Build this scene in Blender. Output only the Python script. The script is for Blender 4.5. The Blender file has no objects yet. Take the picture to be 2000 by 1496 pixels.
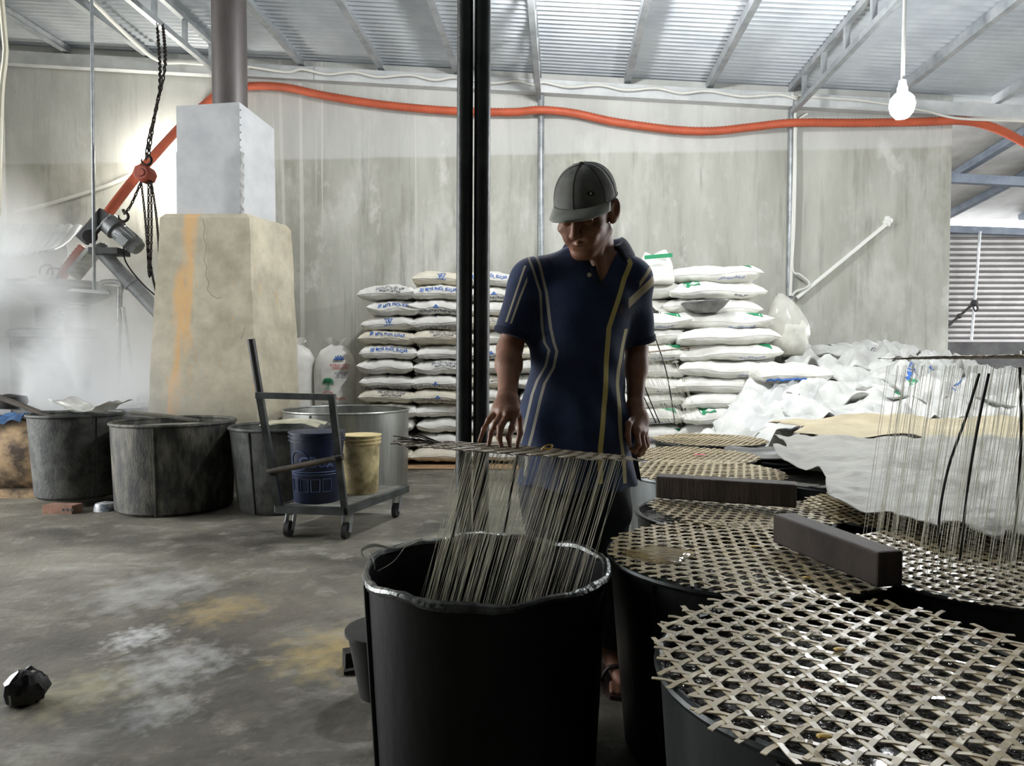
import bpy, math, random
import numpy as np
from mathutils import Vector, Matrix, Euler

random.seed(7)
SC = bpy.context.scene
COL = SC.collection
R = math.radians

# ------------------------------------------------------------------ camera
F, CX, CY, HZ, CAMZ = 1400.0, 1000.0, 748.0, 700.0, 1.0
PITCH = math.atan((CY - HZ) / F)
cam_d = bpy.data.cameras.new('camera')
cam_d.sensor_width = 36.0
cam_d.lens = F / 2000.0 * 36.0
cam_d.clip_start = 0.05
cam = bpy.data.objects.new('camera', cam_d)
COL.objects.link(cam)
cam.location = (0, 0, CAMZ)
cam.rotation_euler = (R(90) - PITCH, 0, 0)
SC.camera = cam

# ------------------------------------------------------------------ world, exposure
SC.view_settings.view_transform = 'Standard'
SC.view_settings.look = 'None'
SC.view_settings.gamma = 1.0
SC.view_settings.exposure = 0.6
SC.view_settings.use_curve_mapping = False
wd = bpy.data.worlds.new('world'); SC.world = wd
wd.use_nodes = True
bgn = wd.node_tree.nodes['Background']
bgn.inputs['Color'].default_value = (0.97, 0.985, 1.0, 1)
bgn.inputs['Strength'].default_value = 8.5
BULB_W = 470.0          # strength of the bulb by the truss (emission radiance)
ADDED_BULB_W = 680.0         # strength of the added out-of-view bulb that brightens sacks and floor
LAMP_W = 420.0          # strength of the lamp behind the chain hoist
SC.cycles.volume_step_rate = 3.0
SC.cycles.adaptive_threshold = 0.03
SC.cycles.volume_bounces = 3
SC.cycles.max_bounces = 6
SC.cycles.diffuse_bounces = 3
SC.cycles.glossy_bounces = 3
SC.cycles.transmission_bounces = 4
SC.cycles.transparent_max_bounces = 8
SC.cycles.sample_clamp_indirect = 8.0

# ------------------------------------------------------------------ pixel helpers (a pixel gives a direction only)
def ray(px, py):
    u, v = (px - CX) / F, (CY - py) / F
    c, s = math.cos(PITCH), math.sin(PITCH)
    return Vector((u, c + s * v, -s + c * v))
def at_y(px, py, Y):
    d = ray(px, py); t = Y / d.y
    return Vector((d.x * t, Y, CAMZ + d.z * t))
def at_z(px, py, Z):
    d = ray(px, py); t = (Z - CAMZ) / d.z
    return Vector((d.x * t, d.y * t, Z))
WA = R(3.9); WN = Vector((math.sin(WA), math.cos(WA), 0)); WT = Vector((math.cos(WA), -math.sin(WA), 0)); WC = 7.7
def at_wall(px, py, off=0.0):
    d = ray(px, py); t = (WC - off) / d.dot(WN)
    return Vector((0, 0, CAMZ)) + d * t
def WP(s, m, z):                 # s along the back wall, m metres in front of it, height z
    p = WN * (WC - m) + WT * s
    return Vector((p.x, p.y, z))
def wall_s(px, py, off=0.0): return at_wall(px, py, off).dot(WT)

# ------------------------------------------------------------------ colours and materials
def rgb(r, g, b):
    f = lambda c: (c / 255 / 12.92) if c / 255 <= 0.04045 else ((c / 255 + 0.055) / 1.055) ** 2.4
    return (f(r), f(g), f(b), 1.0)
MATS = {}
def mat(name, c1, c2=None, scale=6.0, rough=0.6, metal=0.0, stretch=(1, 1, 1), bump=0.0, bscale=None, lo=0.35, hi=0.65,
        detail=5.0, trans=0.0, alpha=1.0, emit=None, emit_s=0.0, coat=0.0, sheen=0.0, rvar=0.0, spec=0.5):
    if name in MATS: return MATS[name]
    m = bpy.data.materials.new(name); m.use_nodes = True
    nt = m.node_tree; b = nt.nodes['Principled BSDF']
    b.inputs['Roughness'].default_value = rough; b.inputs['Metallic'].default_value = metal
    b.inputs['Base Color'].default_value = c1
    b.inputs['Specular IOR Level'].default_value = spec
    if trans: b.inputs['Transmission Weight'].default_value = trans
    if alpha < 1: b.inputs['Alpha'].default_value = alpha
    if coat: b.inputs['Coat Weight'].default_value = coat
    if sheen: b.inputs['Sheen Weight'].default_value = sheen
    if emit: b.inputs['Emission Color'].default_value = emit; b.inputs['Emission Strength'].default_value = emit_s
    if c2 is not None or bump:
        tc = nt.nodes.new('ShaderNodeTexCoord'); mp = nt.nodes.new('ShaderNodeMapping')
        mp.inputs['Scale'].default_value = stretch
        nt.links.new(tc.outputs['Object'], mp.inputs['Vector'])
        n = nt.nodes.new('ShaderNodeTexNoise'); n.inputs['Scale'].default_value = scale; n.inputs['Detail'].default_value = min(detail, 6)
        n.inputs['Roughness'].default_value = 0.62
        nt.links.new(mp.outputs['Vector'], n.inputs['Vector'])
        if c2 is not None:
            r = nt.nodes.new('ShaderNodeValToRGB')
            r.color_ramp.elements[0].position = lo; r.color_ramp.elements[0].color = c1
            r.color_ramp.elements[1].position = hi; r.color_ramp.elements[1].color = c2
            nt.links.new(n.outputs['Fac'], r.inputs['Fac']); nt.links.new(r.outputs['Color'], b.inputs['Base Color'])
        if rvar:
            mr = nt.nodes.new('ShaderNodeMapRange'); mr.inputs['From Min'].default_value = lo; mr.inputs['From Max'].default_value = hi
            mr.inputs['To Min'].default_value = max(0.02, rough - rvar); mr.inputs['To Max'].default_value = min(1, rough + rvar)
            nt.links.new(n.outputs['Fac'], mr.inputs['Value']); nt.links.new(mr.outputs['Result'], b.inputs['Roughness'])
        if bump:
            n2 = n
            if bscale:
                n2 = nt.nodes.new('ShaderNodeTexNoise'); n2.inputs['Scale'].default_value = bscale; n2.inputs['Detail'].default_value = 2
                nt.links.new(mp.outputs['Vector'], n2.inputs['Vector'])
            bp = nt.nodes.new('ShaderNodeBump'); bp.inputs['Strength'].default_value = bump; bp.inputs['Distance'].default_value = 0.01
            nt.links.new(n2.outputs['Fac'], bp.inputs['Height']); nt.links.new(bp.outputs['Normal'], b.inputs['Normal'])
    MATS[name] = m
    return m
def nodes_of(m): return m.node_tree.nodes, m.node_tree.links, m.node_tree.nodes['Principled BSDF']

# ------------------------------------------------------------------ mesh builder
def base_of(o):
    v = Vector((0, 0, 0))
    while o is not None:
        v += o.location; o = o.parent
    return v
def tag(o, label=None, cat=None, group=None, kind=None):
    if label: o['label'] = label
    if cat: o['category'] = cat
    if group: o['group'] = group
    if kind: o['kind'] = kind
    return o
def empty(name, loc, label, cat, group=None, rz=0.0):
    o = bpy.data.objects.new(name, None); COL.objects.link(o)
    o.empty_display_size = 0.05
    o.location = loc; o.rotation_euler = (0, 0, rz)
    return tag(o, label, cat, group)
def link(name, me, parent=None, loc=(0, 0, 0)):
    o = bpy.data.objects.new(name, me); COL.objects.link(o); o.parent = parent; o.location = loc
    return o
class MB:
    def __init__(s): s.v = []; s.f = []; s.mi = []
    def add(s, vs, fs, mi=0):
        k = len(s.v); s.v += [tuple(p) for p in vs]; s.f += [tuple(i + k for i in f) for f in fs]; s.mi += [mi] * len(fs)
        return s
    def box(s, c, d, rot=None, mi=0):
        c = Vector(c); hx, hy, hz = d[0] / 2, d[1] / 2, d[2] / 2
        P = [Vector((x, y, z)) for x in (-hx, hx) for y in (-hy, hy) for z in (-hz, hz)]
        if rot is not None: P = [rot @ p for p in P]
        return s.add([c + p for p in P], [(0, 1, 3, 2), (4, 6, 7, 5), (0, 4, 5, 1), (2, 3, 7, 6), (0, 2, 6, 4), (1, 5, 7, 3)], mi)
    def bar(s, a, b, w, h, up=(0, 0, 1), mi=0):
        a, b = Vector(a), Vector(b); y = (b - a).normalized(); x = y.cross(Vector(up)).normalized(); z = x.cross(y)
        return s.box((a + b) / 2, (w, (b - a).length, h), Matrix((x, y, z)).transposed(), mi)
    def tube(s, pts, r, n=8, caps=True, closed=False, mi=0):
        pts = [Vector(p) for p in pts]; N = len(pts)
        rs = r if hasattr(r, '__len__') else [r] * N
        prev = None; rings = []
        for i, p in enumerate(pts):
            a = pts[i - 1] if (i > 0 or closed) else p
            b = pts[(i + 1) % N] if (i < N - 1 or closed) else p
            t = (b - a).normalized() if (b - a).length > 1e-9 else Vector((0, 0, 1))
            if prev is None:
                x = t.cross(Vector((0, 0, 1))) if abs(t.z) < 0.95 else t.cross(Vector((0, 1, 0)))
            else:
                x = prev - t * prev.dot(t)
            x.normalize(); prev = x; y = t.cross(x)
            rings.append([p + (x * math.cos(2 * math.pi * k / n) + y * math.sin(2 * math.pi * k / n)) * rs[i] for k in range(n)])
        vs = [q for rg in rings for q in rg]; fs = []
        for i in range(N if closed else N - 1):
            j = (i + 1) % N
            for k in range(n):
                l = (k + 1) % n
                fs.append((i * n + k, i * n + l, j * n + l, j * n + k))
        if caps and not closed:
            fs.append(tuple(reversed(range(n)))); fs.append(tuple(range((N - 1) * n, N * n)))
        return s.add(vs, fs, mi)
    def cyl(s, a, b, r, n=16, r2=None, mi=0): return s.tube([a, b], [r, r if r2 is None else r2], n, mi=mi)
    def lathe(s, prof, n=32, c=(0, 0, 0), sx=1.0, sy=1.0, fn=None, mi=0, axis=None):
        c = Vector(c); vs = []; fs = []
        for (r, z) in prof:
            for k in range(n):
                a = 2 * math.pi * k / n; p = Vector((r * math.cos(a) * sx, r * math.sin(a) * sy, z))
                if fn: p = fn(p, a)
                if axis is not None: p = axis @ p
                vs.append(c + p)
        for i in range(len(prof) - 1):
            for k in range(n):
                l = (k + 1) % n; fs.append((i * n + k, i * n + l, (i + 1) * n + l, (i + 1) * n + k))
        if prof[0][0] > 1e-5: fs.append(tuple(reversed(range(n))))
        if prof[-1][0] > 1e-5: fs.append(tuple(range((len(prof) - 1) * n, len(prof) * n)))
        return s.add(vs, fs, mi)
    def ball(s, c, r, n=12, m=8, sx=1, sy=1, sz=1, mi=0):
        return s.lathe([(r * math.sin(math.pi * i / m), -r * sz * math.cos(math.pi * i / m)) for i in range(m + 1)], n, c, sx, sy, mi=mi)
    def grid(s, nu, nv, fn, mi=0, wrap=False):
        vs = [fn(i / (nu - 1), j / (nv - 1)) for i in range(nu) for j in range(nv)]
        fs = [(i * nv + j, (i + 1) * nv + j, (i + 1) * nv + j + 1, i * nv + j + 1) for i in range(nu - 1) for j in range(nv - 1)]
        return s.add(vs, fs, mi)
    def mesh(s, name, mats, off=Vector((0, 0, 0)), smooth=True, angle=40):
        me = bpy.data.meshes.new(name)
        me.from_pydata([(v[0] - off.x, v[1] - off.y, v[2] - off.z) for v in s.v], [], s.f)
        for m in (mats if isinstance(mats, (list, tuple)) else [mats]): me.materials.append(m)
        if any(s.mi): me.polygons.foreach_set('material_index', s.mi)
        me.update(); me.validate()
        if smooth:
            me.polygons.foreach_set('use_smooth', [True] * len(me.polygons))
            try: me.set_sharp_from_angle(angle=R(angle))
            except Exception: pass
        return me
    def build(s, name, mats, parent=None, smooth=True, world=True, angle=40):
        off = base_of(parent) if (parent is not None and world) else Vector((0, 0, 0))
        return link(name, s.mesh(name, mats, off, smooth, angle), parent)
    def solo(s, name, mats, label, cat, group=None, kind=None, smooth=True, angle=40):
        """a one-mesh thing in world coordinates; its origin goes to the middle of its base"""
        lo = [min(v[i] for v in s.v) for i in range(3)]; hi = [max(v[i] for v in s.v) for i in range(3)]
        off = Vector(((lo[0] + hi[0]) / 2, (lo[1] + hi[1]) / 2, lo[2]))
        o = link(name, s.mesh(name, mats, off, smooth, angle), None, off)
        return tag(o, label, cat, group, kind)
def struct(name, mb, m, parent=None, smooth=True):
    o = mb.build(name, m, parent, smooth)
    if parent is None: o['kind'] = 'structure'
    return o
def solid(o, t, off=0.0):
    md = o.modifiers.new('thickness', 'SOLIDIFY'); md.thickness = t; md.offset = off; return o
def spline(pts, n=8):
    """Catmull-Rom through the points"""
    P = [Vector(p) for p in pts]; out = []
    for i in range(len(P) - 1):
        p0 = P[max(i - 1, 0)]; p1 = P[i]; p2 = P[i + 1]; p3 = P[min(i + 2, len(P) - 1)]
        for k in range(n):
            t = k / n
            out.append(0.5 * ((2 * p1) + (p2 - p0) * t + (2 * p0 - 5 * p1 + 4 * p2 - p3) * t * t + (3 * p1 - p0 - 3 * p2 + p3) * t ** 3))
    out.append(P[-1]); return out
def wob(x, y, z=0.0, seed=0.0):
    """cheap smooth noise, about -1..1"""
    return (math.sin(x * 1.7 + seed * 1.3 + 1.9 * math.sin(y * 1.1 + seed)) + math.sin(y * 2.3 - seed * 0.7 + 1.4 * math.sin(z * 1.9 + x * 0.8 + seed * 2.1))
            + math.sin(z * 2.1 + x * 1.2 + seed * 0.4 + 1.2 * math.sin(x * 1.6 - y * 0.9))) / 3.0
ORD = ['first', 'second', 'third', 'fourth', 'fifth', 'sixth', 'seventh', 'eighth', 'ninth', 'tenth', 'eleventh', 'twelfth', 'thirteenth', 'fourteenth', 'fifteenth', 'sixteenth']

# ------------------------------------------------------------------ palette
M_STEEL = mat('galvanised_steel', rgb(160, 164, 166), rgb(124, 128, 130), 9, 0.38, 0.45, bump=0.05)
M_BEAM = mat('painted_steel', rgb(176, 180, 182), rgb(140, 145, 148), 5, 0.5, 0.35)
M_TRIM = mat('eaves_paint', rgb(206, 208, 207), rgb(182, 185, 185), 4, 0.5)
M_ROOF = mat('roof_sheet', rgb(205, 210, 214), rgb(184, 190, 196), 2, 0.42, 0.25)
M_DARKPOLE = mat('dark_pole_paint', rgb(24, 28, 27), rgb(52, 56, 52), 7, 0.42, 0.3, bump=0.12, bscale=60)
M_CHROME = mat('bright_steel', rgb(190, 191, 188), rgb(150, 153, 151), 8, 0.28, 0.55, stretch=(1, 1, 3))
M_WHITE = mat('white_plastic', rgb(225, 225, 218), rough=0.5)
M_CABLE = mat('white_cable', rgb(208, 208, 200), rough=0.5)
M_BLACK = mat('black_rubber', rgb(18, 18, 18), rough=0.6)
M_CORD = mat('black_cord', rgb(20, 20, 20), rough=0.8)
M_CHAIN = mat('chain_iron', rgb(58, 52, 48), rgb(36, 33, 31), 20, 0.5, 0.7)
M_ORANGE = mat('orange_hose', rgb(190, 90, 58), rgb(170, 78, 50), 5, 0.55, 0.0)
# ================================================================== the shed: floor, walls, roof
# floor
fm = mat('concrete_floor', rgb(124, 119, 106), rgb(70, 67, 58), 1.6, 0.55, 0.0, bump=0.35, bscale=34, lo=0.36, hi=0.62, detail=9)
N_, L_, B_ = nodes_of(fm)
def layer(nt_nodes, links, prev, colour, scale, lo, hi, detail=6, loc=(0, 0, 0), amount=1.0, stretch=(1, 1, 1)):
    tc = nt_nodes.new('ShaderNodeTexCoord'); mp = nt_nodes.new('ShaderNodeMapping'); mp.inputs['Location'].default_value = loc
    mp.inputs['Scale'].default_value = stretch
    links.new(tc.outputs['Object'], mp.inputs['Vector'])
    n = nt_nodes.new('ShaderNodeTexNoise'); n.inputs['Scale'].default_value = scale; n.inputs['Detail'].default_value = min(detail, 5); n.inputs['Roughness'].default_value = 0.68
    links.new(mp.outputs['Vector'], n.inputs['Vector'])
    mr = nt_nodes.new('ShaderNodeMapRange'); mr.inputs['From Min'].default_value = lo; mr.inputs['From Max'].default_value = hi
    mr.inputs['To Max'].default_value = amount
    links.new(n.outputs['Fac'], mr.inputs['Value'])
    mx = nt_nodes.new('ShaderNodeMix'); mx.data_type = 'RGBA'
    links.new(mr.outputs['Result'], mx.inputs['Factor']); links.new(prev, mx.inputs['A']); mx.inputs['B'].default_value = colour
    return mx.outputs['Result']
def blob(nt_nodes, links, prev, colour, at, rad, amount=1.0, squash=(1, 1, 1), rough_edge=0.5):
    """a stain with a shape of its own around a point"""
    tc = nt_nodes.new('ShaderNodeTexCoord'); mp = nt_nodes.new('ShaderNodeMapping'); mp.vector_type = 'POINT'
    mp.inputs['Location'].default_value = [-a * q for a, q in zip(at, squash)]; mp.inputs['Scale'].default_value = squash
    links.new(tc.outputs['Object'], mp.inputs['Vector'])
    ln = nt_nodes.new('ShaderNodeVectorMath'); ln.operation = 'LENGTH'; links.new(mp.outputs['Vector'], ln.inputs[0])
    n = nt_nodes.new('ShaderNodeTexNoise'); n.inputs['Scale'].default_value = 3.0 / rad; n.inputs['Detail'].default_value = 3; links.new(mp.outputs['Vector'], n.inputs['Vector'])
    ad = nt_nodes.new('ShaderNodeMath'); ad.operation = 'MULTIPLY_ADD'; links.new(n.outputs['Fac'], ad.inputs[0]); ad.inputs[1].default_value = rad * rough_edge * 2; links.new(ln.outputs['Value'], ad.inputs[2])
    mr = nt_nodes.new('ShaderNodeMapRange'); mr.inputs['From Min'].default_value = rad * (1 + rough_edge); mr.inputs['From Max'].default_value = rad * (0.0 + rough_edge)
    mr.inputs['To Max'].default_value = amount
    links.new(ad.outputs['Value'], mr.inputs['Value'])
    mx = nt_nodes.new('ShaderNodeMix'); mx.data_type = 'RGBA'
    links.new(mr.outputs['Result'], mx.inputs['Factor']); links.new(prev, mx.inputs['A']); mx.inputs['B'].default_value = colour
    return mx.outputs['Result']
src = B_.inputs['Base Color'].links[0].from_socket
src = layer(N_, L_, src, rgb(62, 59, 52), 0.9, 0.52, 0.72, 8, (3, 1, 0), 0.85)
src = layer(N_, L_, src, rgb(176, 174, 164), 2.6, 0.56, 0.72, 9, (1, 7, 0), 0.6, (0.6, 1.5, 1))
src = layer(N_, L_, src, rgb(44, 42, 38), 14, 0.62, 0.74, 8, (5, 2, 0), 0.7)
src = layer(N_, L_, src, rgb(150, 146, 134), 6.5, 0.54, 0.66, 8, (2, 8, 0), 0.6)
src = layer(N_, L_, src, rgb(58, 55, 48), 5.0, 0.56, 0.7, 9, (7, 4, 0), 0.6)
src = layer(N_, L_, src, rgb(205, 204, 198), 26, 0.69, 0.76, 6, (9, 2, 0), 0.7)
for (px, py, r_, c_, am) in ((440, 1190, 0.16, rgb(176, 150, 92), 0.75), (660, 1270, 0.20, rgb(186, 162, 100), 0.75), (170, 1350, 0.16, rgb(186, 178, 140), 0.55),
                             (270, 1245, 0.10, rgb(225, 226, 224), 0.85), (340, 1300, 0.17, rgb(200, 200, 198), 0.75), (300, 1150, 0.26, rgb(196, 196, 192), 0.6),
                             (310, 1390, 0.10, rgb(205, 206, 204), 0.6), (620, 1400, 0.14, rgb(52, 50, 46), 0.7), (250, 1410, 0.16, rgb(84, 84, 82), 0.6),
                             (545, 1200, 0.28, rgb(88, 80, 72), 0.6), (130, 1120, 0.5, rgb(150, 146, 136), 0.5)):
    g = at_z(px, py, 0); src = blob(N_, L_, src, c_, (g.x, g.y, 0), r_ * 1.25, am * .75, rough_edge=1.3)
L_.new(src, B_.inputs['Base Color'])
floor = MB().add([(-11, -3.2, 0), (14, -3.2, 0), (14, 17, 0), (-11, 17, 0)], [(0, 1, 2, 3)])
struct('floor', floor, fm)

# back wall: rendered concrete with a pour line, runs of damp and white drips
wm = mat('concrete_wall', rgb(186, 186, 176), rgb(146, 145, 133), 1.3, 0.85, 0.0, stretch=(1.5, 1.5, 0.35), bump=0.12, bscale=30, lo=0.3, hi=0.7, detail=8)
N_, L_, B_ = nodes_of(wm)
src = B_.inputs['Base Color'].links[0].from_socket
src = layer(N_, L_, src, rgb(208, 208, 200), 1.1, 0.5, 0.7, 8, (2, 2, 5), 0.8, (1.0, 1.0, 0.6))
src = layer(N_, L_, src, rgb(112, 110, 99), 4.5, 0.54, 0.76, 7, (4, 2, 0), 0.65, (1.6, 1.6, 0.16))
src = layer(N_, L_, src, rgb(222, 222, 216), 3.0, 0.6, 0.72, 9, (8, 1, 3), 0.5, (1, 1, 0.5))
# lighter band of the last pour above the line
tc = N_.new('ShaderNodeTexCoord'); sx = N_.new('ShaderNodeSeparateXYZ'); L_.new(tc.outputs['Object'], sx.inputs[0])
nz = N_.new('ShaderNodeTexNoise'); nz.inputs['Scale'].default_value = 1.2; L_.new(tc.outputs['Object'], nz.inputs['Vector'])
ma = N_.new('ShaderNodeMath'); ma.operation = 'MULTIPLY_ADD'; L_.new(nz.outputs['Fac'], ma.inputs[0]); ma.inputs[1].default_value = 0.06; L_.new(sx.outputs['Z'], ma.inputs[2])
mr = N_.new('ShaderNodeMapRange'); mr.inputs['From Min'].default_value = 3.18; mr.inputs['From Max'].default_value = 3.21; mr.inputs['To Max'].default_value = 0.45; L_.new(ma.outputs[0], mr.inputs['Value'])
mx = N_.new('ShaderNodeMix'); mx.data_type = 'RGBA'; L_.new(mr.outputs['Result'], mx.inputs['Factor']); L_.new(src, mx.inputs['A']); mx.inputs['B'].default_value = rgb(204, 206, 204)
src = mx.outputs['Result']
# white drips between the chimney and the poles
nd = N_.new('ShaderNodeTexNoise'); nd.inputs['Scale'].default_value = 1.0; nd.inputs['Detail'].default_value = 2
mp = N_.new('ShaderNodeMapping'); mp.inputs['Scale'].default_value = (15, 15, 0.12); L_.new(tc.outputs['Object'], mp.inputs['Vector']); L_.new(mp.outputs['Vector'], nd.inputs['Vector'])
m1 = N_.new('ShaderNodeMapRange'); m1.inputs['From Min'].default_value = 0.625; m1.inputs['From Max'].default_value = 0.66; L_.new(nd.outputs['Fac'], m1.inputs['Value'])
s0, s1 = wall_s(500, 300), wall_s(900, 300)
m2 = N_.new('ShaderNodeMapRange'); m2.inputs['From Min'].default_value = at_wall(480, 300).x; m2.inputs['From Max'].default_value = at_wall(560, 300).x; L_.new(sx.outputs['X'], m2.inputs['Value'])
m3 = N_.new('ShaderNodeMapRange'); m3.inputs['From Min'].default_value = at_wall(960, 300).x; m3.inputs['From Max'].default_value = at_wall(900, 300).x; L_.new(sx.outputs['X'], m3.inputs['Value'])
q = N_.new('ShaderNodeMath'); q.operation = 'MULTIPLY'; L_.new(m1.outputs[0], q.inputs[0]); L_.new(m2.outputs[0], q.inputs[1])
q2 = N_.new('ShaderNodeMath'); q2.operation = 'MULTIPLY'; L_.new(q.outputs[0], q2.inputs[0]); L_.new(m3.outputs[0], q2.inputs[1])
q3 = N_.new('ShaderNodeMath'); q3.operation = 'MULTIPLY'; L_.new(q2.outputs[0], q3.inputs[0]); q3.inputs[1].default_value = 0.6
mx = N_.new('ShaderNodeMix'); mx.data_type = 'RGBA'; L_.new(q3.outputs[0], mx.inputs['Factor']); L_.new(src, mx.inputs['A']); mx.inputs['B'].default_value = rgb(208, 208, 200)
src = mx.outputs['Result']
p = at_wall(140, 430); src = blob(N_, L_, src, rgb(70, 70, 64), (p.x, p.y, p.z - 0.05), 0.2, 0.85, (1, 1, 0.5))      # damp patch
L_.new(src, B_.inputs['Base Color'])

RA, RB = at_wall(0, 117), at_wall(2000, 227)        # the eaves beam on top of the wall slopes with the roof
RSL = (RB.z - RA.z) / (RB.dot(WT) - RA.dot(WT))
def beam_z(s): return RA.z + (s - RA.dot(WT)) * RSL
S_L, S_R = -8.6, wall_s(1856, 450)
w = MB(); th = 0.14
c = [WP(S_L, 0, 0), WP(S_R, 0, 0), WP(S_R, 0, beam_z(S_R) + .17), WP(S_L, 0, beam_z(S_L) + .17)]
w.add(c + [p + WN * th for p in c], [(0, 1, 2, 3), (5, 4, 7, 6), (1, 5, 6, 2), (4, 0, 3, 7), (3, 2, 6, 7), (0, 4, 5, 1)])
struct('wall_back', w, wm, smooth=False)
# wall behind the photographer and the closed sides near him
dk = mat('dark_wall', rgb(70, 70, 66), rgb(52, 52, 48), 2, 0.9)
struct('wall_front', MB().box((1.5, -3.1, 2.2), (25, 0.16, 4.6)), dk, smooth=False)
lw = MB(); lw.box((-5.75, -0.6, 2.6), (0.16, 5.0, 5.2)); lw.box((-5.75, 6.7, 2.6), (0.16, 2.9, 5.2)); lw.box((-5.75, 3.575, 4.6), (0.16, 3.35, 1.2))   # unseen side wall, added to block daylight except through one wide opening
struct('wall_left_unseen', lw, wm, smooth=False)
struct('wall_right', MB().box((7.6, 0.9, 2.0), (0.16, 8.0, 4.0)), dk, smooth=False)

# roof of corrugated sheet, ridges running down the slope along the wall
RO = 0.20
def roof_z(s): return beam_z(s) + RO
rm = MB(); PCH = 0.080; rows = []
mm = -0.25
while mm < 10.9:
    rows.append(mm); mm += PCH / 8
vs = []; fs = []
for i, m_ in enumerate(rows):
    zz = 0.030 * (abs(math.sin(math.pi * m_ / PCH)) ** .8 - .5)
    for s_ in (-9.4, 0.0, 9.5):
        vs.append(WP(s_, m_, roof_z(s_) + zz))
for i in range(len(rows) - 1):
    for j in range(2): fs.append((i * 3 + j, i * 3 + j + 1, (i + 1) * 3 + j + 1, (i + 1) * 3 + j))
rm.add(vs, fs); struct('ceiling', rm, M_ROOF)

# eaves beam on the wall, in lengths
for i, (a, b) in enumerate(((S_L, wall_s(620, 160)), (wall_s(620, 160), wall_s(1050, 180)), (wall_s(1050, 180), wall_s(1544, 200)), (wall_s(1544, 200), wall_s(2350, 250)))):
    e = MB().bar(WP(a + 0.004, 0.06, beam_z(a)), WP(b - 0.004, 0.06, beam_z(b)), 0.10, 0.135)
    o = e.build('trim_%d' % (i + 1), M_TRIM, None, smooth=False); o['kind'] = 'structure'

# purlins: steel channels running from the wall towards the viewer
PUR = [(135, 105), (294, 115), (590, 133), (745, 145), (892, 150), (1222, 176), (1382, 182), (1742, 195), (1940, 208)]
pn = ['chimney pipe', 'man']
PLAB = ['grey roof purlin at the far edge above the steam', 'grey roof purlin carrying the pale conduit above the hoist', 'grey roof purlin just beside the black chimney pipe',
        'second grey roof purlin along from the chimney pipe', 'grey roof purlin ending behind the pair of dark poles', 'grey roof purlin next after the slim centre truss',
        'grey roof purlin next before the truss by the hanging bulb', 'grey roof purlin just behind the lit hanging bulb', 'last grey roof purlin over the open end of the wall']
for (px, py), lb in zip(PUR, PLAB):
    s_ = wall_s(px, py); z_ = roof_z(s_) - 0.018 - 0.045
    b = MB()
    b.bar(WP(s_, 0.0, z_), WP(s_, 10.6, z_), 0.035, 0.09)
    b.bar(WP(s_ + 0.02, 0.0, z_ - 0.041), WP(s_ + 0.02, 10.6, z_ - 0.041), 0.05, 0.006)
    b.solo('roof_purlin', M_BEAM, lb, 'purlin', 'roof purlins', smooth=False)

# trusses
def truss(px, lab, depth=0.26):
    s_ = wall_s(px, 200); zt = roof_z(s_) - 0.02 - 0.03; zb = zt - depth
    t = empty('roof_truss', WP(s_, 0.1, 0), lab, 'truss', 'roof trusses')
    MB().bar(WP(s_, 0.0, zt), WP(s_, 10.6, zt), 0.05, 0.06).build('top_chord', M_BEAM, t, smooth=False)
    MB().bar(WP(s_, 0.0, zb), WP(s_, 10.6, zb), 0.05, 0.05).build('bottom_chord', M_BEAM, t, smooth=False)
    k = 0
    m_ = 0.42
    while m_ < 10.4:
        MB().bar(WP(s_, m_, zb + 0.02), WP(s_, m_, zt - 0.02), 0.04, 0.04, up=(0, 1, 0)).build('web_post', M_BEAM, t, smooth=False)
        m_ += 0.52
    return t, s_, zb
TL, sTL, zTL = truss(450, 'grey steel truss with a chain hoist hung from it, behind the chimney pipe')
TM, sTM, zTM = truss(1053, 'slim grey roof truss seen end-on right above the man')
TR, sTR, zTR = truss(1544, 'grey steel ladder truss running past the hanging bulb')

# slim steel columns set against the wall
for px, lb in ((1057, 'slim steel column on the wall behind the cap of the man'), (1543, 'steel column on the wall with white conduits tied to it')):
    s_ = wall_s(px, 300)
    MB().cyl(WP(s_, 0.045, 0.0), WP(s_, 0.045, beam_z(s_) - 0.08), 0.034, 14).solo('steel_column', M_STEEL, lb, 'column', 'wall columns')

# ------------------------------------------------------------------ the annex past the end of the wall
M_ANX = mat('annex_roof', rgb(150, 150, 150), rgb(128, 128, 130), 3, 0.7)
M_ANB = mat('annex_beam', rgb(84, 92, 104), rgb(66, 74, 86), 6, 0.6, 0.2)
M_CORR = mat('wall_sheet', rgb(118, 116, 115), rgb(102, 100, 99), 3, 0.45, 0.3)
YA = 12.5
zr0 = at_y(1930, 430, YA).z
a = MB(); e0 = at_y(1840, 236, 8.2); 
# sloping soffit: high near us, low at the far wall
xs = (3.2, 13.0)
zn, zf = at_y(1900, 225, 8.4).z, at_y(1930, 446, YA).z + 0.28
so = lambda y: 3.95 - .12 * (y - 8.0)                      # underside of the lean-to roof
a.add([(xs[0], 7.9, so(7.9)), (xs[1], 7.9, so(7.9)), (xs[1], YA, so(YA)), (xs[0], YA, so(YA))], [(0, 1, 2, 3)])
struct('ceiling_annex', a, M_ANX, smooth=False)
for i, x_ in enumerate((6.3, 7.3, 8.6)):
    MB().bar((x_, 7.95, so(7.95) - .065), (x_, YA - .3, so(YA - .3) - .065), .10, .10).solo('annex_rafter', M_ANB, ['nearest dark sloping rafter under the lean-to roof', 'middle dark sloping rafter under the lean-to roof', 'farthest dark sloping rafter above the bright gap'][i], 'rafter', 'lean-to rafters', smooth=False)
MB().bar(at_y(1830, 347, 10.0), at_y(2120, 362, 10.0), 0.10, 0.12).solo('annex_crossbeam', M_ANB, 'dark level beam crossing under the lean-to roof', 'beam', smooth=False)
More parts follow.
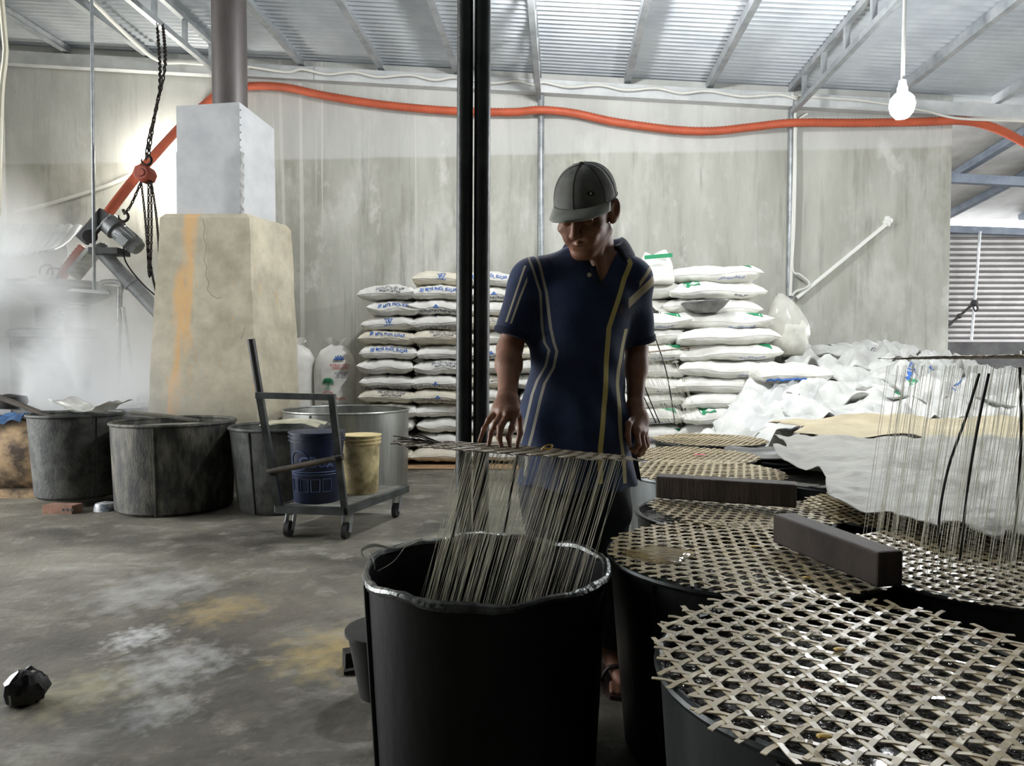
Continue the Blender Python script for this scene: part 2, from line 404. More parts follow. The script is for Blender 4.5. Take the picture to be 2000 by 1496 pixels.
MB().bar(at_y(1800, 446, YA - 0.2), at_y(2250, 462, YA - 0.2), 0.10, 0.12).solo('annex_wall_plate', M_ANB, 'dark beam above the corrugated sheet wall', 'beam', smooth=False)
# corrugated sheet wall
zt_, zb_ = at_y(1930, 452, YA).z, at_y(1930, 668, YA).z
n_ = 20; vs = []; fs = []
rows = 20 * 8
for i in range(rows + 1):
    z_ = zb_ + (zt_ - zb_) * i / rows; ph = (i % 8) / 8
    d_ = 0.0 if ph < 0.5 else 0.05 * math.sin((ph - 0.5) * 2 * math.pi)
    for x_ in (5.0, 14.0): vs.append((x_, YA - d_, z_))
for i in range(rows): fs.append((2 * i, 2 * i + 1, 2 * i + 3, 2 * i + 2))
struct('wall_annex', MB().add(vs, fs), M_CORR, smooth=False)
struct('baseboard_annex', MB().box((9.5, YA + 0.05, zb_ / 2), (9.0, 0.2, zb_)), mat('dark_plinth', rgb(40, 40, 42), rgb(60, 60, 60), 4, 0.9), smooth=False)
MB().tube([at_y(1914, 452, 12.2), at_y(1908, 540, 12.2), at_y(1897, 665, 12.2)], 0.022, 8).solo('rope_post', M_BEAM, 'thin grey post leaning before the corrugated sheet wall', 'post')
rp = MB().tube(spline([at_y(1848, 640, 12.1), at_y(1874, 617, 12.1), at_y(1903, 592, 12.1)], 6), 0.022, 6)
rp.ball(at_y(1874, 617, 12.1), 0.045, 8, 6); rp.ball(at_y(1903, 592, 12.1), 0.06, 8, 6)
rp.tube(spline([at_y(1903, 592, 12.1), at_y(1910, 602, 12.0), at_y(1905, 608, 12.0), at_y(1900, 598, 12.0)], 5), 0.014, 6)
rp.solo('knotted_rope', M_CORD, 'dark knotted rope tied to the thin grey post', 'rope')
# ================================================================== lamps
M_BULB = mat('bulb_glow', (1, 1, 1, 1), emit=(0.95, 0.98, 1.0, 1), emit_s=BULB_W)
M_LAMP = mat('lamp_glow', (1, 1, 1, 1), emit=(1.0, 0.96, 0.88, 1), emit_s=LAMP_W)
BP = at_y(1762, 200, 4.4)
t = empty('hanging_bulb', BP, 'lit white bulb hanging on a pale cord beside the truss', 'bulb')
MB().lathe([(0.0, -0.10), (0.036, -0.092), (0.062, -0.06), (0.072, -0.018), (0.066, 0.02), (0.045, 0.046), (0.03, 0.058)], 24, BP).build('globe', M_BULB, t)
MB().lathe([(0.03, 0.056), (0.03, 0.085), (0.024, 0.10), (0.02, 0.13), (0.006, 0.14)], 16, BP).build('lamp_holder', M_WHITE, t)
ct = Vector((BP.x + 0.01, BP.y, roof_z(BP.dot(WT)) - 0.02))
MB().tube(spline([BP + Vector((0, 0, 0.135)), BP + Vector((0.004, 0, 0.5)), ct], 8), 0.011, 8).build('cord', M_CABLE, t)
# extra bulb added out of view above the frame, to brighten sacks and floor
def added_bulb(p, lab):
    t = empty('hanging_bulb', p, lab, 'bulb')
    MB().lathe([(0.0, -0.10), (0.036, -0.092), (0.062, -0.06), (0.072, -0.018), (0.066, 0.02), (0.045, 0.046), (0.03, 0.058)], 24, p).build('globe', mat('added_bulb_glow', (1, 1, 1, 1), emit=(0.97, 0.98, 1.0, 1), emit_s=ADDED_BULB_W), t)
    MB().lathe([(0.03, 0.056), (0.03, 0.085), (0.024, 0.10), (0.02, 0.13), (0.006, 0.14)], 16, p).build('lamp_holder', M_WHITE, t)
    MB().tube([p + Vector((0, 0, 0.135)), Vector((p.x, p.y, roof_z(p.dot(WT)) - .02))], 0.011, 8).build('cord', M_CABLE, t)
added_bulb(Vector((0.35, 4.9, 3.62)), 'added white bulb out of view overhead, brightening the sacks and floor')
LP = at_wall(296, 326, 0.20)
t = empty('wall_lamp', LP, 'glaring lamp on the wall behind the red hoist', 'lamp')
MB().ball(LP, 0.055, 16, 10).build('globe', M_LAMP, t)
MB().tube([LP + WN * 0.05, LP + WN * 0.199], [0.03, 0.022], 12).build('lamp_holder', M_WHITE, t)

# ================================================================== chimney: tapered plastered stack, sheet-metal box, black pipe
PIL = mat('stack_plaster', rgb(188, 180, 158), rgb(146, 140, 122), 4.2, 0.88, 0.0, bump=0.3, bscale=14, lo=0.3, hi=0.7, detail=8)
N_, L_, B_ = nodes_of(PIL)
src = B_.inputs['Base Color'].links[0].from_socket
src = layer(N_, L_, src, rgb(150, 146, 132), 9, 0.58, 0.74, 8, (2, 5, 1), 0.55)
src = layer(N_, L_, src, rgb(196, 150, 88), 11, 0.63, 0.72, 5, (7, 3, 2), 0.8, (1.6, 1.6, 0.3))
tc = N_.new('ShaderNodeTexCoord'); sx = N_.new('ShaderNodeSeparateXYZ'); L_.new(tc.outputs['Object'], sx.inputs[0])
# orange run of rust water down the face
fz = N_.new('ShaderNodeMath'); fz.operation = 'MULTIPLY_ADD'; L_.new(sx.outputs['Z'], fz.inputs[0]); fz.inputs[1].default_value = 0.055; fz.inputs[2].default_value = -0.205
nn = N_.new('ShaderNodeTexNoise'); nn.inputs['Scale'].default_value = 4.5; nn.inputs['Detail'].default_value = 5; mp = N_.new('ShaderNodeMapping'); mp.inputs['Scale'].default_value = (2.2, 1, 0.55)
L_.new(tc.outputs['Object'], mp.inputs['Vector']); L_.new(mp.outputs['Vector'], nn.inputs['Vector'])
ns = N_.new('ShaderNodeMath'); ns.operation = 'MULTIPLY_ADD'; L_.new(nn.outputs['Fac'], ns.inputs[0]); ns.inputs[1].default_value = 0.36; ns.inputs[2].default_value = -0.18
a1 = N_.new('ShaderNodeMath'); a1.operation = 'SUBTRACT'; L_.new(sx.outputs['X'], a1.inputs[0]); L_.new(fz.outputs[0], a1.inputs[1])
a2 = N_.new('ShaderNodeMath'); a2.operation = 'ADD'; L_.new(a1.outputs[0], a2.inputs[0]); L_.new(ns.outputs[0], a2.inputs[1])
a3 = N_.new('ShaderNodeMath'); a3.operation = 'ABSOLUTE'; L_.new(a2.outputs[0], a3.inputs[0])
mr = N_.new('ShaderNodeMapRange'); mr.inputs['From Min'].default_value = 0.085; mr.inputs['From Max'].default_value = 0.0; mr.inputs['To Max'].default_value = 0.8; L_.new(a3.outputs[0], mr.inputs['Value'])
mx = N_.new('ShaderNodeMix'); mx.data_type = 'RGBA'; L_.new(mr.outputs['Result'], mx.inputs['Factor']); L_.new(src, mx.inputs['A']); mx.inputs['B'].default_value = rgb(206, 162, 104)
L_.new(mx.outputs['Result'], B_.inputs['Base Color'])
YP = 5.45
def prism(levels, name, m, parent, world=True, jit=0.0, seg=6):
    """levels: list of 4-corner loops (front-left, front-right, back-right, back-left)"""
    b = MB(); vs = []; per = 4 * seg
    for li, lv in enumerate(levels):
        for k in range(4):
            for q in range(seg):
                p = Vector(lv[k]).lerp(Vector(lv[(k + 1) % 4]), q / seg)
                if jit: p += Vector((wob(p.x * 5, p.z * 5, p.y * 4, 1), wob(p.z * 5, p.x * 6, p.y * 3, 2), 0)) * jit
                vs.append(p)
    fs = []
    for i in range(len(levels) - 1):
        for k in range(per):
            l = (k + 1) % per; fs.append((i * per + k, i * per + l, (i + 1) * per + l, (i + 1) * per + k))
    fs.append(tuple(range((len(levels) - 1) * per, len(levels) * per))); fs.append(tuple(reversed(range(per))))
    return b.add(vs, fs).build(name, m, parent, angle=35)
def quad_loop(pxl, pxc, pxr, z, yf, dep):
    """front-left, front-right from pixels at depth yf; the right face runs back to pxr"""
    zz = HZ
    a = Vector(((pxl - CX) / F * yf, yf, z)); b = Vector(((pxc - CX) / F * yf, yf, z))
    c = Vector(((pxr - CX) / F * (yf + dep), yf + dep, z)); d = Vector((a.x + (c.x - b.x) * 0.35, yf + dep, z))
    return [a, b, c, d]
zt = at_y(400, 425, YP).z
ch = empty('chimney', Vector(((395 - CX) / F * YP, YP + 0.3, 0)), 'square tapered plaster chimney stack streaked with rust-orange, sheet-metal box and black pipe on top', 'chimney')
lv = []
for i in range(13):
    k = i / 12
    lv.append(quad_loop(275 + (318 - 275) * k, 505 + (490 - 505) * k, 590 + (572 - 590) * k, zt * k, YP - 0.12 + 0.12 * k, 0.60 - 0.06 * k))
lv.append([p + Vector((0.03 * (1 if j in (0, 3) else -1), 0.03 * (1 if j < 2 else -1), 0.035)) for j, p in enumerate(lv[-1])])
prism(lv, 'stack', PIL, ch, jit=0.008)
M_SHEET = mat('flue_sheet', rgb(186, 187, 187), rgb(168, 170, 171), 4, 0.55, 0.2, bump=0.03)
def sheet_box(name, pl, pc, pr, y0, y1, yf, dep, parent):
    z0, z1 = at_y(pc, y1, yf).z, at_y(pc, y0, yf).z
    lo = quad_loop(pl, pc, pr, z0, yf, dep); hi = quad_loop(pl, pc, pr, z1, yf, dep)
    b = MB()
    if name == 'upper_sheet': hi[0].z -= 0.02; hi[1].z += 0.01; hi[2].z -= 0.05
    vs = lo + hi
    b.add(vs, [(0, 1, 5, 4), (1, 2, 6, 5), (2, 3, 7, 6), (3, 0, 4, 7)])
    o = b.build(name, M_SHEET, parent, smooth=False); solid(o, 0.006)
    return o
sheet_box('lower_sheet', 351, 476, 541, 296, 424, YP + 0.06, 0.46, ch)
sheet_box('upper_sheet', 353, 474, 540, 202, 300, YP + 0.065, 0.45, ch)
for pts in ([(396, 428), (400, 445), (397, 462), (403, 480), (401, 495), (398, 508), (404, 522), (402, 538), (408, 552), (405, 566), (412, 576), (424, 583), (432, 581)], [(478, 640), (474, 655), (470, 662)]):
    MB().tube([at_y(a, b, YP - .012 - .12 * max(0, (b - 425)) / 560) for a, b in pts], .0013, 4).build('crack', mat('crack_dark', rgb(70, 66, 58), rough=.9), ch)
rv = MB()
for k in range(14):
    q = at_y(470, 215 + k * 14.5, YP + 0.056); rv.ball(q, 0.008, 6, 4)
rv.build('rivets', M_STEEL, ch)['kind'] = 'stuff'
M_SEAM = mat('flue_seam', rgb(190, 190, 188), rgb(150, 150, 148), 20, 0.5, 0.4)
sb = MB(); sp = [at_y(474 - (3 if k % 2 else 0), 298 + k * 11, YP + 0.05) for k in range(12)]
for k in range(11): sb.bar(sp[k], sp[k + 1], 0.012, 0.05, up=(0, 1, 0))
sb.build('folded_seam', M_SEAM, ch, smooth=False)
M_FLUE = mat('flue_pipe', rgb(64, 60, 58), rgb(92, 86, 84), 3, 0.5, 0.3, stretch=(1, 1, 0.3), bump=0.05)
pc_ = at_y(450, 240, YP + 0.3)
MB().lathe([(0.132, 0), (0.132, 2.45)], 28, (pc_.x, YP + 0.3, 2.0)).build('flue_pipe', M_FLUE, ch)
MB().lathe([(0.136, 0.66), (0.136, 0.80)], 28, (pc_.x, YP + 0.3, 2.0)).build('rust_collar', mat('rust', rgb(120, 78, 46), rgb(80, 66, 58), 12, 0.8, 0.1), ch)

# ================================================================== dark boiling drums on the floor
M_DRUM = mat('soot_drum', rgb(34, 36, 34), rgb(80, 82, 76), 11, 0.62, 0.12, stretch=(1, 1, 0.7), bump=0.3, bscale=60, lo=0.4, hi=0.66, detail=9)
M_DRUM2 = mat('streaked_drum', rgb(32, 33, 30), rgb(96, 93, 80), 6, 0.62, 0.12, stretch=(2.2, 2.2, 0.8), bump=0.3, bscale=50, lo=0.42, hi=0.68, detail=9)
M_ALU = mat('aluminium_drum', rgb(182, 183, 178), rgb(150, 152, 148), 6, 0.34, 0.9, stretch=(3, 3, 0.25), bump=0.02)
M_LIQ = mat('white_syrup', rgb(198, 196, 182), rgb(160, 158, 146), 4, 0.25)
def drum(name, c, rt, rb, h, z0, m, label, liquid=None, liq_z=0.05, seam=0.0, wall=0.006, group='drums by the chimney', rim_r=0.012, irregular=0.0, n=56):
    c = Vector((c[0], c[1], 0)); t = empty(name, c + Vector((0, 0, z0)), label, 'drum', group)
    fn = (lambda p, a: Vector((p.x * (1 + irregular * math.sin(3 * a + 1) + irregular * .6 * math.sin(7 * a)), p.y * (1 + irregular * math.cos(2 * a)), p.z))) if irregular else None
    prof = [(0, z0), (rb - 0.02, z0), (rb, z0 + 0.02), (rb + (rt - rb) * .5, z0 + h * .5), (rt, z0 + h), (rt - wall, z0 + h), (rb - wall + (rt - rb) * .5, z0 + h * .5), (rb - wall, z0 + 0.03), (0, z0 + 0.03)]
    MB().lathe(prof, n, c, fn=fn).build('body', m, t)
    rg = []
    for k in range(n):
        a = 2 * math.pi * k / n; p = Vector((rt * math.cos(a), rt * math.sin(a), z0 + h))
        if fn: p = fn(p, a)
        if irregular: p.z += 0.004 * math.sin(5 * a) + 0.003 * math.sin(11 * a + 1)
        rg.append(c + p)
    rr = [rim_r * (1 + (0.25 * math.sin(9 * k + 2 * math.sin(k * 3)) if irregular else 0)) for k in range(n)]
    MB().tube(rg, rr, 8, closed=True).build('rim', m, t)
    if seam is not None:
        a = seam; MB().tube([c + Vector((math.cos(a) * (rb + 0.002), math.sin(a) * (rb + 0.002), z0 + 0.01)), c + Vector((math.cos(a) * (rt + 0.002), math.sin(a) * (rt + 0.002), z0 + h - 0.01))], 0.006, 6).build('seam', m, t)
    if liquid:
        zl = z0 + h - liq_z; rl = rb + (rt - rb) * (1 - liq_z / h) - wall - 0.003
        b = MB(); rings = 14; nn_ = 48; vs = [(c.x, c.y, zl)]; fs = []
        for i in range(1, rings + 1):
            for k in range(nn_):
                a = 2 * math.pi * k / nn_; r_ = rl * i / rings
                p = Vector((r_ * math.cos(a), r_ * math.sin(a), 0))
                if fn: p = fn(p, a) 
                vs.append((c.x + p.x, c.y + p.y, zl))
        for k in range(nn_): fs.append((0, 1 + k, 1 + (k + 1) % nn_))
        for i in range(rings - 1):
            for k in range(nn_):
                l = (k + 1) % nn_; fs.append((1 + i * nn_ + k, 1 + (i + 1) * nn_ + k, 1 + (i + 1) * nn_ + l, 1 + i * nn_ + l))
        b.add(vs, fs).build('syrup', liquid, t)
    return t
def gx(px, Y): return (px - CX) / F * Y
D1 = (gx(147, 4.95), 4.95); D2 = (gx(339, 4.82), 4.82); D3 = (gx(548, 4.78), 4.78); D4 = (gx(676, 5.6), 5.6)
drum('boiling_drum', D1, 0.288, 0.255, 0.56, 0.055, M_DRUM, 'dark sooty drum propped on a brick and a bowl', M_LIQ, 0.10, seam=-0.6)
drum('boiling_drum', D2, 0.385, 0.365, 0.575, 0.0, M_DRUM2, 'wide streaked dark drum in front of the plaster chimney', M_LIQ, 0.04, seam=-1.45)
drum('boiling_drum', D3, 0.325, 0.275, 0.545, 0.0, M_DRUM, 'dark tapered drum half hidden behind the cart', M_LIQ, 0.06, seam=-1.9)
drum('aluminium_drum', D4, 0.482, 0.472, 0.60, 0.0, M_ALU, 'big shiny aluminium drum behind the cart', None, seam=-1.9, rim_r=0.009)

# props under the first drum
bk = mat('brick_clay', rgb(150, 112, 92), rgb(112, 86, 72), 14, 0.9, bump=0.3, bscale=50)
bc = at_z(112, 1004, 0) + Vector((0, 0.02, 0))
t = empty('hollow_brick', bc, 'red hollow brick propping up the first dark drum', 'brick', None, rz=R(-4))
MB().box((0, 0.03, 0.027), (0.20, 0.10, 0.054)).build('clay_body', bk, t, smooth=False, world=False)
for k in range(3):
    MB().cyl((0.06 + 0.028 * (k - 1) * 1.0 + 0.012, -0.0206, 0.028), (0.06 + 0.028 * (k - 1) + 0.012, -0.0195, 0.028), 0.010, 10).build('hole', M_BLACK, t, world=False)
bc = at_z(198, 999, 0) + Vector((0, 0.04, 0))
t = empty('rice_bowl', bc, 'small blue-patterned white bowl wedged under the first dark drum', 'bowl')
M_PORC = mat('porcelain', rgb(196, 198, 200), rgb(120, 132, 150), 22, 0.3, lo=0.5, hi=0.62)
MB().lathe([(0.0, 0.052), (0.025, 0.052), (0.055, 0.048), (0.062, 0.03), (0.066, 0.0), (0.062, 0.0), (0.055, 0.03), (0.02, 0.044), (0, 0.044)], 28, bc).build('cup', M_PORC, t)
MB().lathe([(0.02, 0.05), (0.024, 0.055), (0.018, 0.055)], 20, bc).build('foot_ring', M_PORC, t)

# foil pan and ladle on drum one, stick over drum two, plastic sheets
M_FOIL = mat('crumpled_foil', rgb(216, 216, 210), rgb(180, 180, 174), 9, 0.3, 0.2, bump=0.6, bscale=18)
b = MB(); c0 = Vector((gx(180, 4.85), 4.85, 0.66))
def panf(u, v):
    a, q = (u - .5) * 0.40, (v - .5) * 0.3
    return c0 + Vector((a, q, 0.012 * wob(a * 20, q * 20, 0, 3) + 1.3 * a * a - 0.02 * (1 if abs(a) < 0.1 else 0) + 0.6 * q * q + 0.09 * max(0, -a - 0.1)))
o = b.grid(22, 16, panf).solo('foil_scoop', M_FOIL, 'crumpled shiny scoop lying across the first dark drum', 'scoop'); solid(o, 0.003)
MB().tube([at_y(-40, 760, 4.75), at_y(18, 783, 4.75), at_y(110, 818, 4.72)], [0.018, 0.018, 0.016], 10).solo('ladle_pole', mat('worn_wood', rgb(92, 82, 70), rgb(60, 54, 48), 9, 0.7), 'long worn ladle pole slanting down onto the first dark drum', 'pole')
MB().tube([at_y(256, 806, 4.62), at_y(330, 813, 4.62), at_y(388, 822, 4.62)], [0.012, 0.013, 0.012], 8).solo('stirring_stick', mat('grey_stick', rgb(104, 100, 88), rgb(72, 70, 62), 8, 0.7), 'grey stirring stick laid across the wide streaked drum', 'stick')
M_FILM = mat('plastic_film', rgb(222, 218, 190), rgb(200, 196, 170), 7, 0.18, alpha=0.62, bump=0.5, bscale=14)
b = MB(); c0 = Vector((D3[0] + 0.12, D3[1] - 0.10, 0.566))
def filmf(u, v):
    a, q = (u - .5) * 0.36, (v - .5) * 0.34
    return c0 + Vector((a, q, 0.012 * wob(a * 14, q * 16, 0, 5) + 0.02 - 0.25 * max(0, a - 0.12)))
b.grid(18, 18, filmf).solo('plastic_film', M_FILM, 'pale yellow plastic film spread over the drum behind the cart', 'film')
# dark basin and clay barrel behind, blue rag
M_VAT = mat('vat_black', rgb(28, 28, 28), rgb(46, 45, 43), 7, 0.55, 0.3)
vc = (gx(185, 5.75), 5.75)
t = empty('steaming_vat', (vc[0], vc[1], 0), 'wide black vat hidden in steam behind the dark drums', 'vat')
MB().lathe([(0, 0), (0.5, 0), (0.54, 0.1), (0.56, 0.62), (0.53, 0.62), (0.5, 0.12), (0, 0.06)], 48, (vc[0], vc[1], 0)).build('body', M_VAT, t)
MB().lathe([(0, 0.52), (0.528, 0.52)], 48, (vc[0], vc[1], 0)).build('syrup', M_LIQ, t)
M_CLAY = mat('clay_barrel', rgb(168, 142, 108), rgb(70, 58, 46), 6, 0.85, bump=0.4, bscale=16, lo=0.42, hi=0.62, detail=8)
bx0 = gx(8, 5.35)
t = empty('clay_stove', (bx0, 5.35, 0), 'scorched tan clay stove at the edge beside the first dark drum', 'stove')
prof = []
for i in range(13):
    a = math.pi * i / 12; prof.append((0.0, 0.0))
MB().tube([Vector((bx0 - 0.55 + 1.0 * k / 8, 5.35, 0.29)) for k in range(9)], [0.26, 0.285, 0.29, 0.29, 0.29, 0.29, 0.29, 0.285, 0.25], 28).build('body', M_CLAY, t)
MB().box((bx0 - 0.05, 5.35, 0.03), (1.0, 0.5, 0.06)).build('footing', M_CLAY, t, smooth=False)
b = MB(); c0 = at_y(22, 808, 5.2)
b.grid(10, 8, lambda u, v: c0 + Vector(((u - .5) * 0.26, (v - .5) * 0.2, 0.03 * wob(u * 7, v * 6, 0, 2) - 0.2 * (v - .5) ** 2 - 0.10 * max(0, .3 - u)))).solo('blue_rag', mat('blue_cloth', rgb(38, 84, 128), rgb(28, 60, 96), 8, 0.8), 'small blue rag lying on the clay stove', 'rag')
b = MB(); c0 = at_y(18, 792, 5.45)
b.lathe([(0, -0.03), (0.09, -0.02), (0.11, 0.03), (0.10, 0.07), (0, 0.09)], 20, c0, sx=1.2).solo('black_pot', M_BLACK, 'small black pot at the edge behind the ladle pole', 'pot')

# ================================================================== platform cart with two buckets
CB = at_z(532, 1052, 0)
M_CART = mat('cart_steel', rgb(52, 55, 55), rgb(90, 93, 92), 7, 0.45, 0.6, bump=0.05)
A = at_z(541, 1052, 0); Bq = at_z(648, 1056, 0); Cq = at_z(762, 1008, 0)
cx_ = (Bq - A).normalized(); L1 = 0.395
ax = Vector((cx_.x, cx_.y, 0)); fx = Vector((Cq.x - Bq.x, Cq.y - Bq.y, 0)); L2 = fx.length + 0.1; fx.normalize()
cart = empty('platform_cart', A, 'low steel platform cart with a tall square push frame', 'cart')
zp = 0.165
def cp(u, v, z): return A + ax * u + fx * v + Vector((0, 0, z))
plk = mat('cart_plank', rgb(120, 118, 110), rgb(78, 76, 70), 8, 0.7, stretch=(1, 4, 1))
for k in range(4):
    MB().bar(cp(0.02 + (k + .5) * (L1 - .03) / 4, 0.0, zp + 0.012), cp(0.02 + (k + .5) * (L1 - .03) / 4, L2 - 0.04, zp + 0.012), (L1 - .03) / 4 - 0.006, 0.014).build('plank', plk, cart, smooth=False)
for u0, v0, u1, v1 in ((0, 0, L1, 0), (0, L2 - 0.03, L1, L2 - 0.03), (0, 0, 0, L2 - 0.03), (L1, 0, L1, L2 - 0.03)):
    MB().bar(cp(u0, v0, zp), cp(u1, v1, zp), 0.035, 0.04).build('frame_rail', M_CART, cart, smooth=False)
TLp, TRp = at_y(507, 772, A.y + 0.02), at_y(648, 776, Bq.y + 0.02)
PL0, PR0 = cp(0.01, 0.01, zp), cp(L1 - 0.005, 0.01, zp)
MB().bar(PL0, TLp, 0.034, 0.034, up=(0, 1, 0)).build('upright', M_CART, cart, smooth=False)
MB().bar(PR0, TRp, 0.034, 0.034, up=(0, 1, 0)).build('upright', M_CART, cart, smooth=False)
MB().bar(TLp + Vector((-0.017, 0, 0)), TRp + Vector((0.017, 0, 0)), 0.034, 0.034).build('push_bar', M_CART, cart, smooth=False)
MB().tube([PL0.lerp(TLp, 0.33) + Vector((-0.02, -0.03, 0)), PR0.lerp(TRp, 0.48) + Vector((0.03, -0.03, 0))], 0.017, 10).build('tied_rod', mat('rusty_rod', rgb(88, 78, 66), rgb(56, 50, 44), 12, 0.7, 0.4), cart)
for q_, s_ in ((PL0.lerp(TLp, 0.33), 0), (PR0.lerp(TRp, 0.48), 1)):
    w_ = MB()
    for k in range(3): w_.tube([q_ + Vector((0.028 * math.cos(a), 0.034 * math.sin(a) - 0.012, 0.008 * (k - 1) + 0.004 * math.sin(a))) for a in [2 * math.pi * j / 14 for j in range(14)]], 0.0045, 6, closed=True)
    w_.build('wire_tie', M_CORD, cart)
for u, v in ((0.03, 0.06), (L1 - 0.03, 0.06), (L1 - 0.03, L2 - 0.12), (0.03, L2 - 0.12)):
    c = cp(u, v, 0.045)
    cs = MB(); cs.cyl(c - ax * 0.014, c + ax * 0.014, 0.045, 20); wheel = cs.build('wheel', M_BLACK, cart)
    br = MB(); br.bar(c - ax * 0.022 + Vector((0, 0, -0.01)), c - ax * 0.022 + fx * 0.03 + Vector((0, 0, 0.10)), 0.005, 0.03, up=fx); br.bar(c + ax * 0.022 + Vector((0, 0, -0.01)), c + ax * 0.022 + fx * 0.03 + Vector((0, 0, 0.10)), 0.005, 0.03, up=fx)
    br.box(c + fx * 0.03 + Vector((0, 0, 0.098)), (0.06, 0.06, 0.008)); br.build('caster_fork', M_STEEL, cart, smooth=False)

def text_mesh(txt, size, mapper, m, font_offset=0.0, subdiv=0.0, align='CENTER'):
    """letters as a thin mesh; mapper(x, y) gives the 3-D point"""
    cu = bpy.data.curves.new('lettering', 'FONT'); cu.body = txt; cu.size = size; cu.align_x = align; cu.align_y = 'CENTER'; cu.offset = font_offset
    cu.resolution_u = 3
    ob = bpy.data.objects.new('lettering', cu); COL.objects.link(ob)
    dg = bpy.context.evaluated_depsgraph_get()
    me = bpy.data.meshes.new_from_object(ob.evaluated_get(dg))
    bpy.data.objects.remove(ob); bpy.data.curves.remove(cu)
    for v in me.vertices: v.co = mapper(v.co.x, v.co.y)
    me.materials.clear(); me.materials.append(m); me.name = 'lettering'
    return me

def pail(name, c, rt, rb, h, m, label, mrim, handle_m=None):
    c = Vector(c); t = empty(name, c, label, 'bucket', 'buckets on the cart')
    MB().lathe([(0, 0), (rb - .005, 0), (rb, 0.006), (rt, h), (rt - .004, h), (rb - .004, 0.012), (0, 0.012)], 40, c).build('body', m, t)
    rm_ = MB()
    for k in range(3):
        z_ = h - 0.004 - 0.022 * k; rr = rb + (rt - rb) * z_ / h
        rm_.lathe([(rr, z_ - 0.004), (rr + 0.009, z_ - 0.003), (rr + 0.009, z_ + 0.003), (rr, z_ + 0.004)], 40, c)
    rm_.build('rim_ribs', mrim, t)
    return t
M_BLUEP = mat('blue_pail', rgb(18, 32, 66), rgb(12, 20, 42), 6, 0.42)
M_CREAM = mat('stained_cream_pail', rgb(216, 200, 150), rgb(98, 80, 46), 9, 0.6, bump=0.1, lo=0.42, hi=0.7, detail=9)
pb = cp(0.17, 0.20, zp + 0.019)
t = pail('paint_pail', (gx(618, pb.y), pb.y, pb.z), 0.153, 0.132, 0.40, M_BLUEP, 'dark blue printed pail standing on the cart behind the frame', M_BLUEP)
pcn = Vector((gx(618, pb.y), pb.y, pb.z))
def on_pail(x, y, r=0.144):
    a = -math.pi / 2 + x / r; rr = 0.132 + (0.153 - 0.132) * y / 0.40 + 0.002
    return Vector((rr * math.cos(a), rr * math.sin(a), y))
M_PRT = mat('pale_print', rgb(66, 84, 120), rough=0.6)
link('brand_lettering', text_mesh('GBox', 0.085, lambda x, y: on_pail(x + 0.03, y + 0.235), M_PRT, 0.002), t)
g = MB(); g.tube([on_pail(-0.07 + 0.055 * math.cos(a), 0.245 + 0.055 * math.sin(a)) for a in np.linspace(0.6, 5.6, 22)], 0.004, 5); g.build('ring_mark', M_PRT, t, world=False)
g = MB()
for q in range(4):
    x0 = -0.13 + q * 0.066
    g.tube([on_pail(x0, 0.07), on_pail(x0 + .05, 0.07), on_pail(x0 + .05, 0.14), on_pail(x0, 0.14)], 0.003, 4, closed=True)
for y_ in (0.165, 0.18): g.tube([on_pail(-0.15 + 0.3 * k / 12, y_) for k in range(13)], 0.0025, 4)
g.build('label_frames', M_PRT, t, world=False)
pb = cp(0.30, L2 - 0.28, zp + 0.019)
t = pail('paint_pail', (gx(703, pb.y), pb.y, pb.z), 0.118, 0.104, 0.355, M_CREAM, 'dirty cream plastic pail at the far end of the cart', mat('cream_rim', rgb(222, 206, 156), rgb(190, 170, 116), 8, 0.5))
# black pole leaning in drum three
MB().tube([at_y(490, 662, 4.42), at_y(506, 760, 4.45), at_y(530, 900, 4.56)], [0.024, 0.023, 0.022], 14).solo('leaning_pole', mat('black_pole', rgb(20, 20, 20), rgb(34, 33, 31), 9, 0.45), 'thick black pole leaning up out of the drum behind the cart', 'pole')
# ================================================================== cooker in the steam, screw conveyor, hoist, hoses
YM = 6.35
def cyl_machine():
    c = Vector((gx(126, YM), YM, 0))
    t = empty('sugar_cooker', c, 'tall stainless cooker with a wide lid standing in the steam', 'cooker')
    z = lambda py: at_y(126, py, YM).z
    MB().lathe([(0, 0), (0.40, 0), (0.40, z(655)), (0.395, z(652))], 48, c).build('tank', M_CHROME, t)
    MB().lathe([(0.40, z(662)), (0.425, z(660)), (0.425, z(648)), (0.40, z(645)), (0.22, z(640))], 48, c).build('flange', M_CHROME, t)
    MB().lathe([(0.215, z(645)), (0.215, z(598)), (0.225, z(596)), (0.225, z(592))], 40, c).build('neck', M_CHROME, t)
    MB().lathe([(0.20, z(596)), (0.46, z(566)), (0.47, z(560)), (0.45, z(554)), (0.0, z(552))], 48, c).build('lid', M_CHROME, t)
    fr = MB()
    fr.bar(at_y(30, 558, YM - .3), at_y(215, 572, YM - .3), 0.03, 0.025); fr.build('lid_bar', M_CHROME, t, smooth=False)
    MB().tube(spline([at_y(212, 569, YM - .3), at_y(198, 566, YM - .3), at_y(200, 551, YM - .3), at_y(236, 553, YM - .3), at_y(234, 575, YM - .3)], 6), 0.02, 10).build('bent_handle', M_CHROME, t)
    MB().cyl(at_y(118, 620, YM - .45), at_y(150, 760, YM - .5), 0.014, 8).build('valve_rod', M_CHROME, t)
    v = MB(); h = at_y(117, 618, YM - .46)
    for a in range(4): v.bar(h, h + Vector((math.cos(a * math.pi / 2) * 0.05, -0.005, math.sin(a * math.pi / 2) * 0.05)), 0.012, 0.012)
    v.cyl(h + Vector((0, -.03, 0)), h + Vector((0, .03, 0)), 0.018, 10); v.build('valve_wheel', M_STEEL, t)
    return t
cyl_machine()
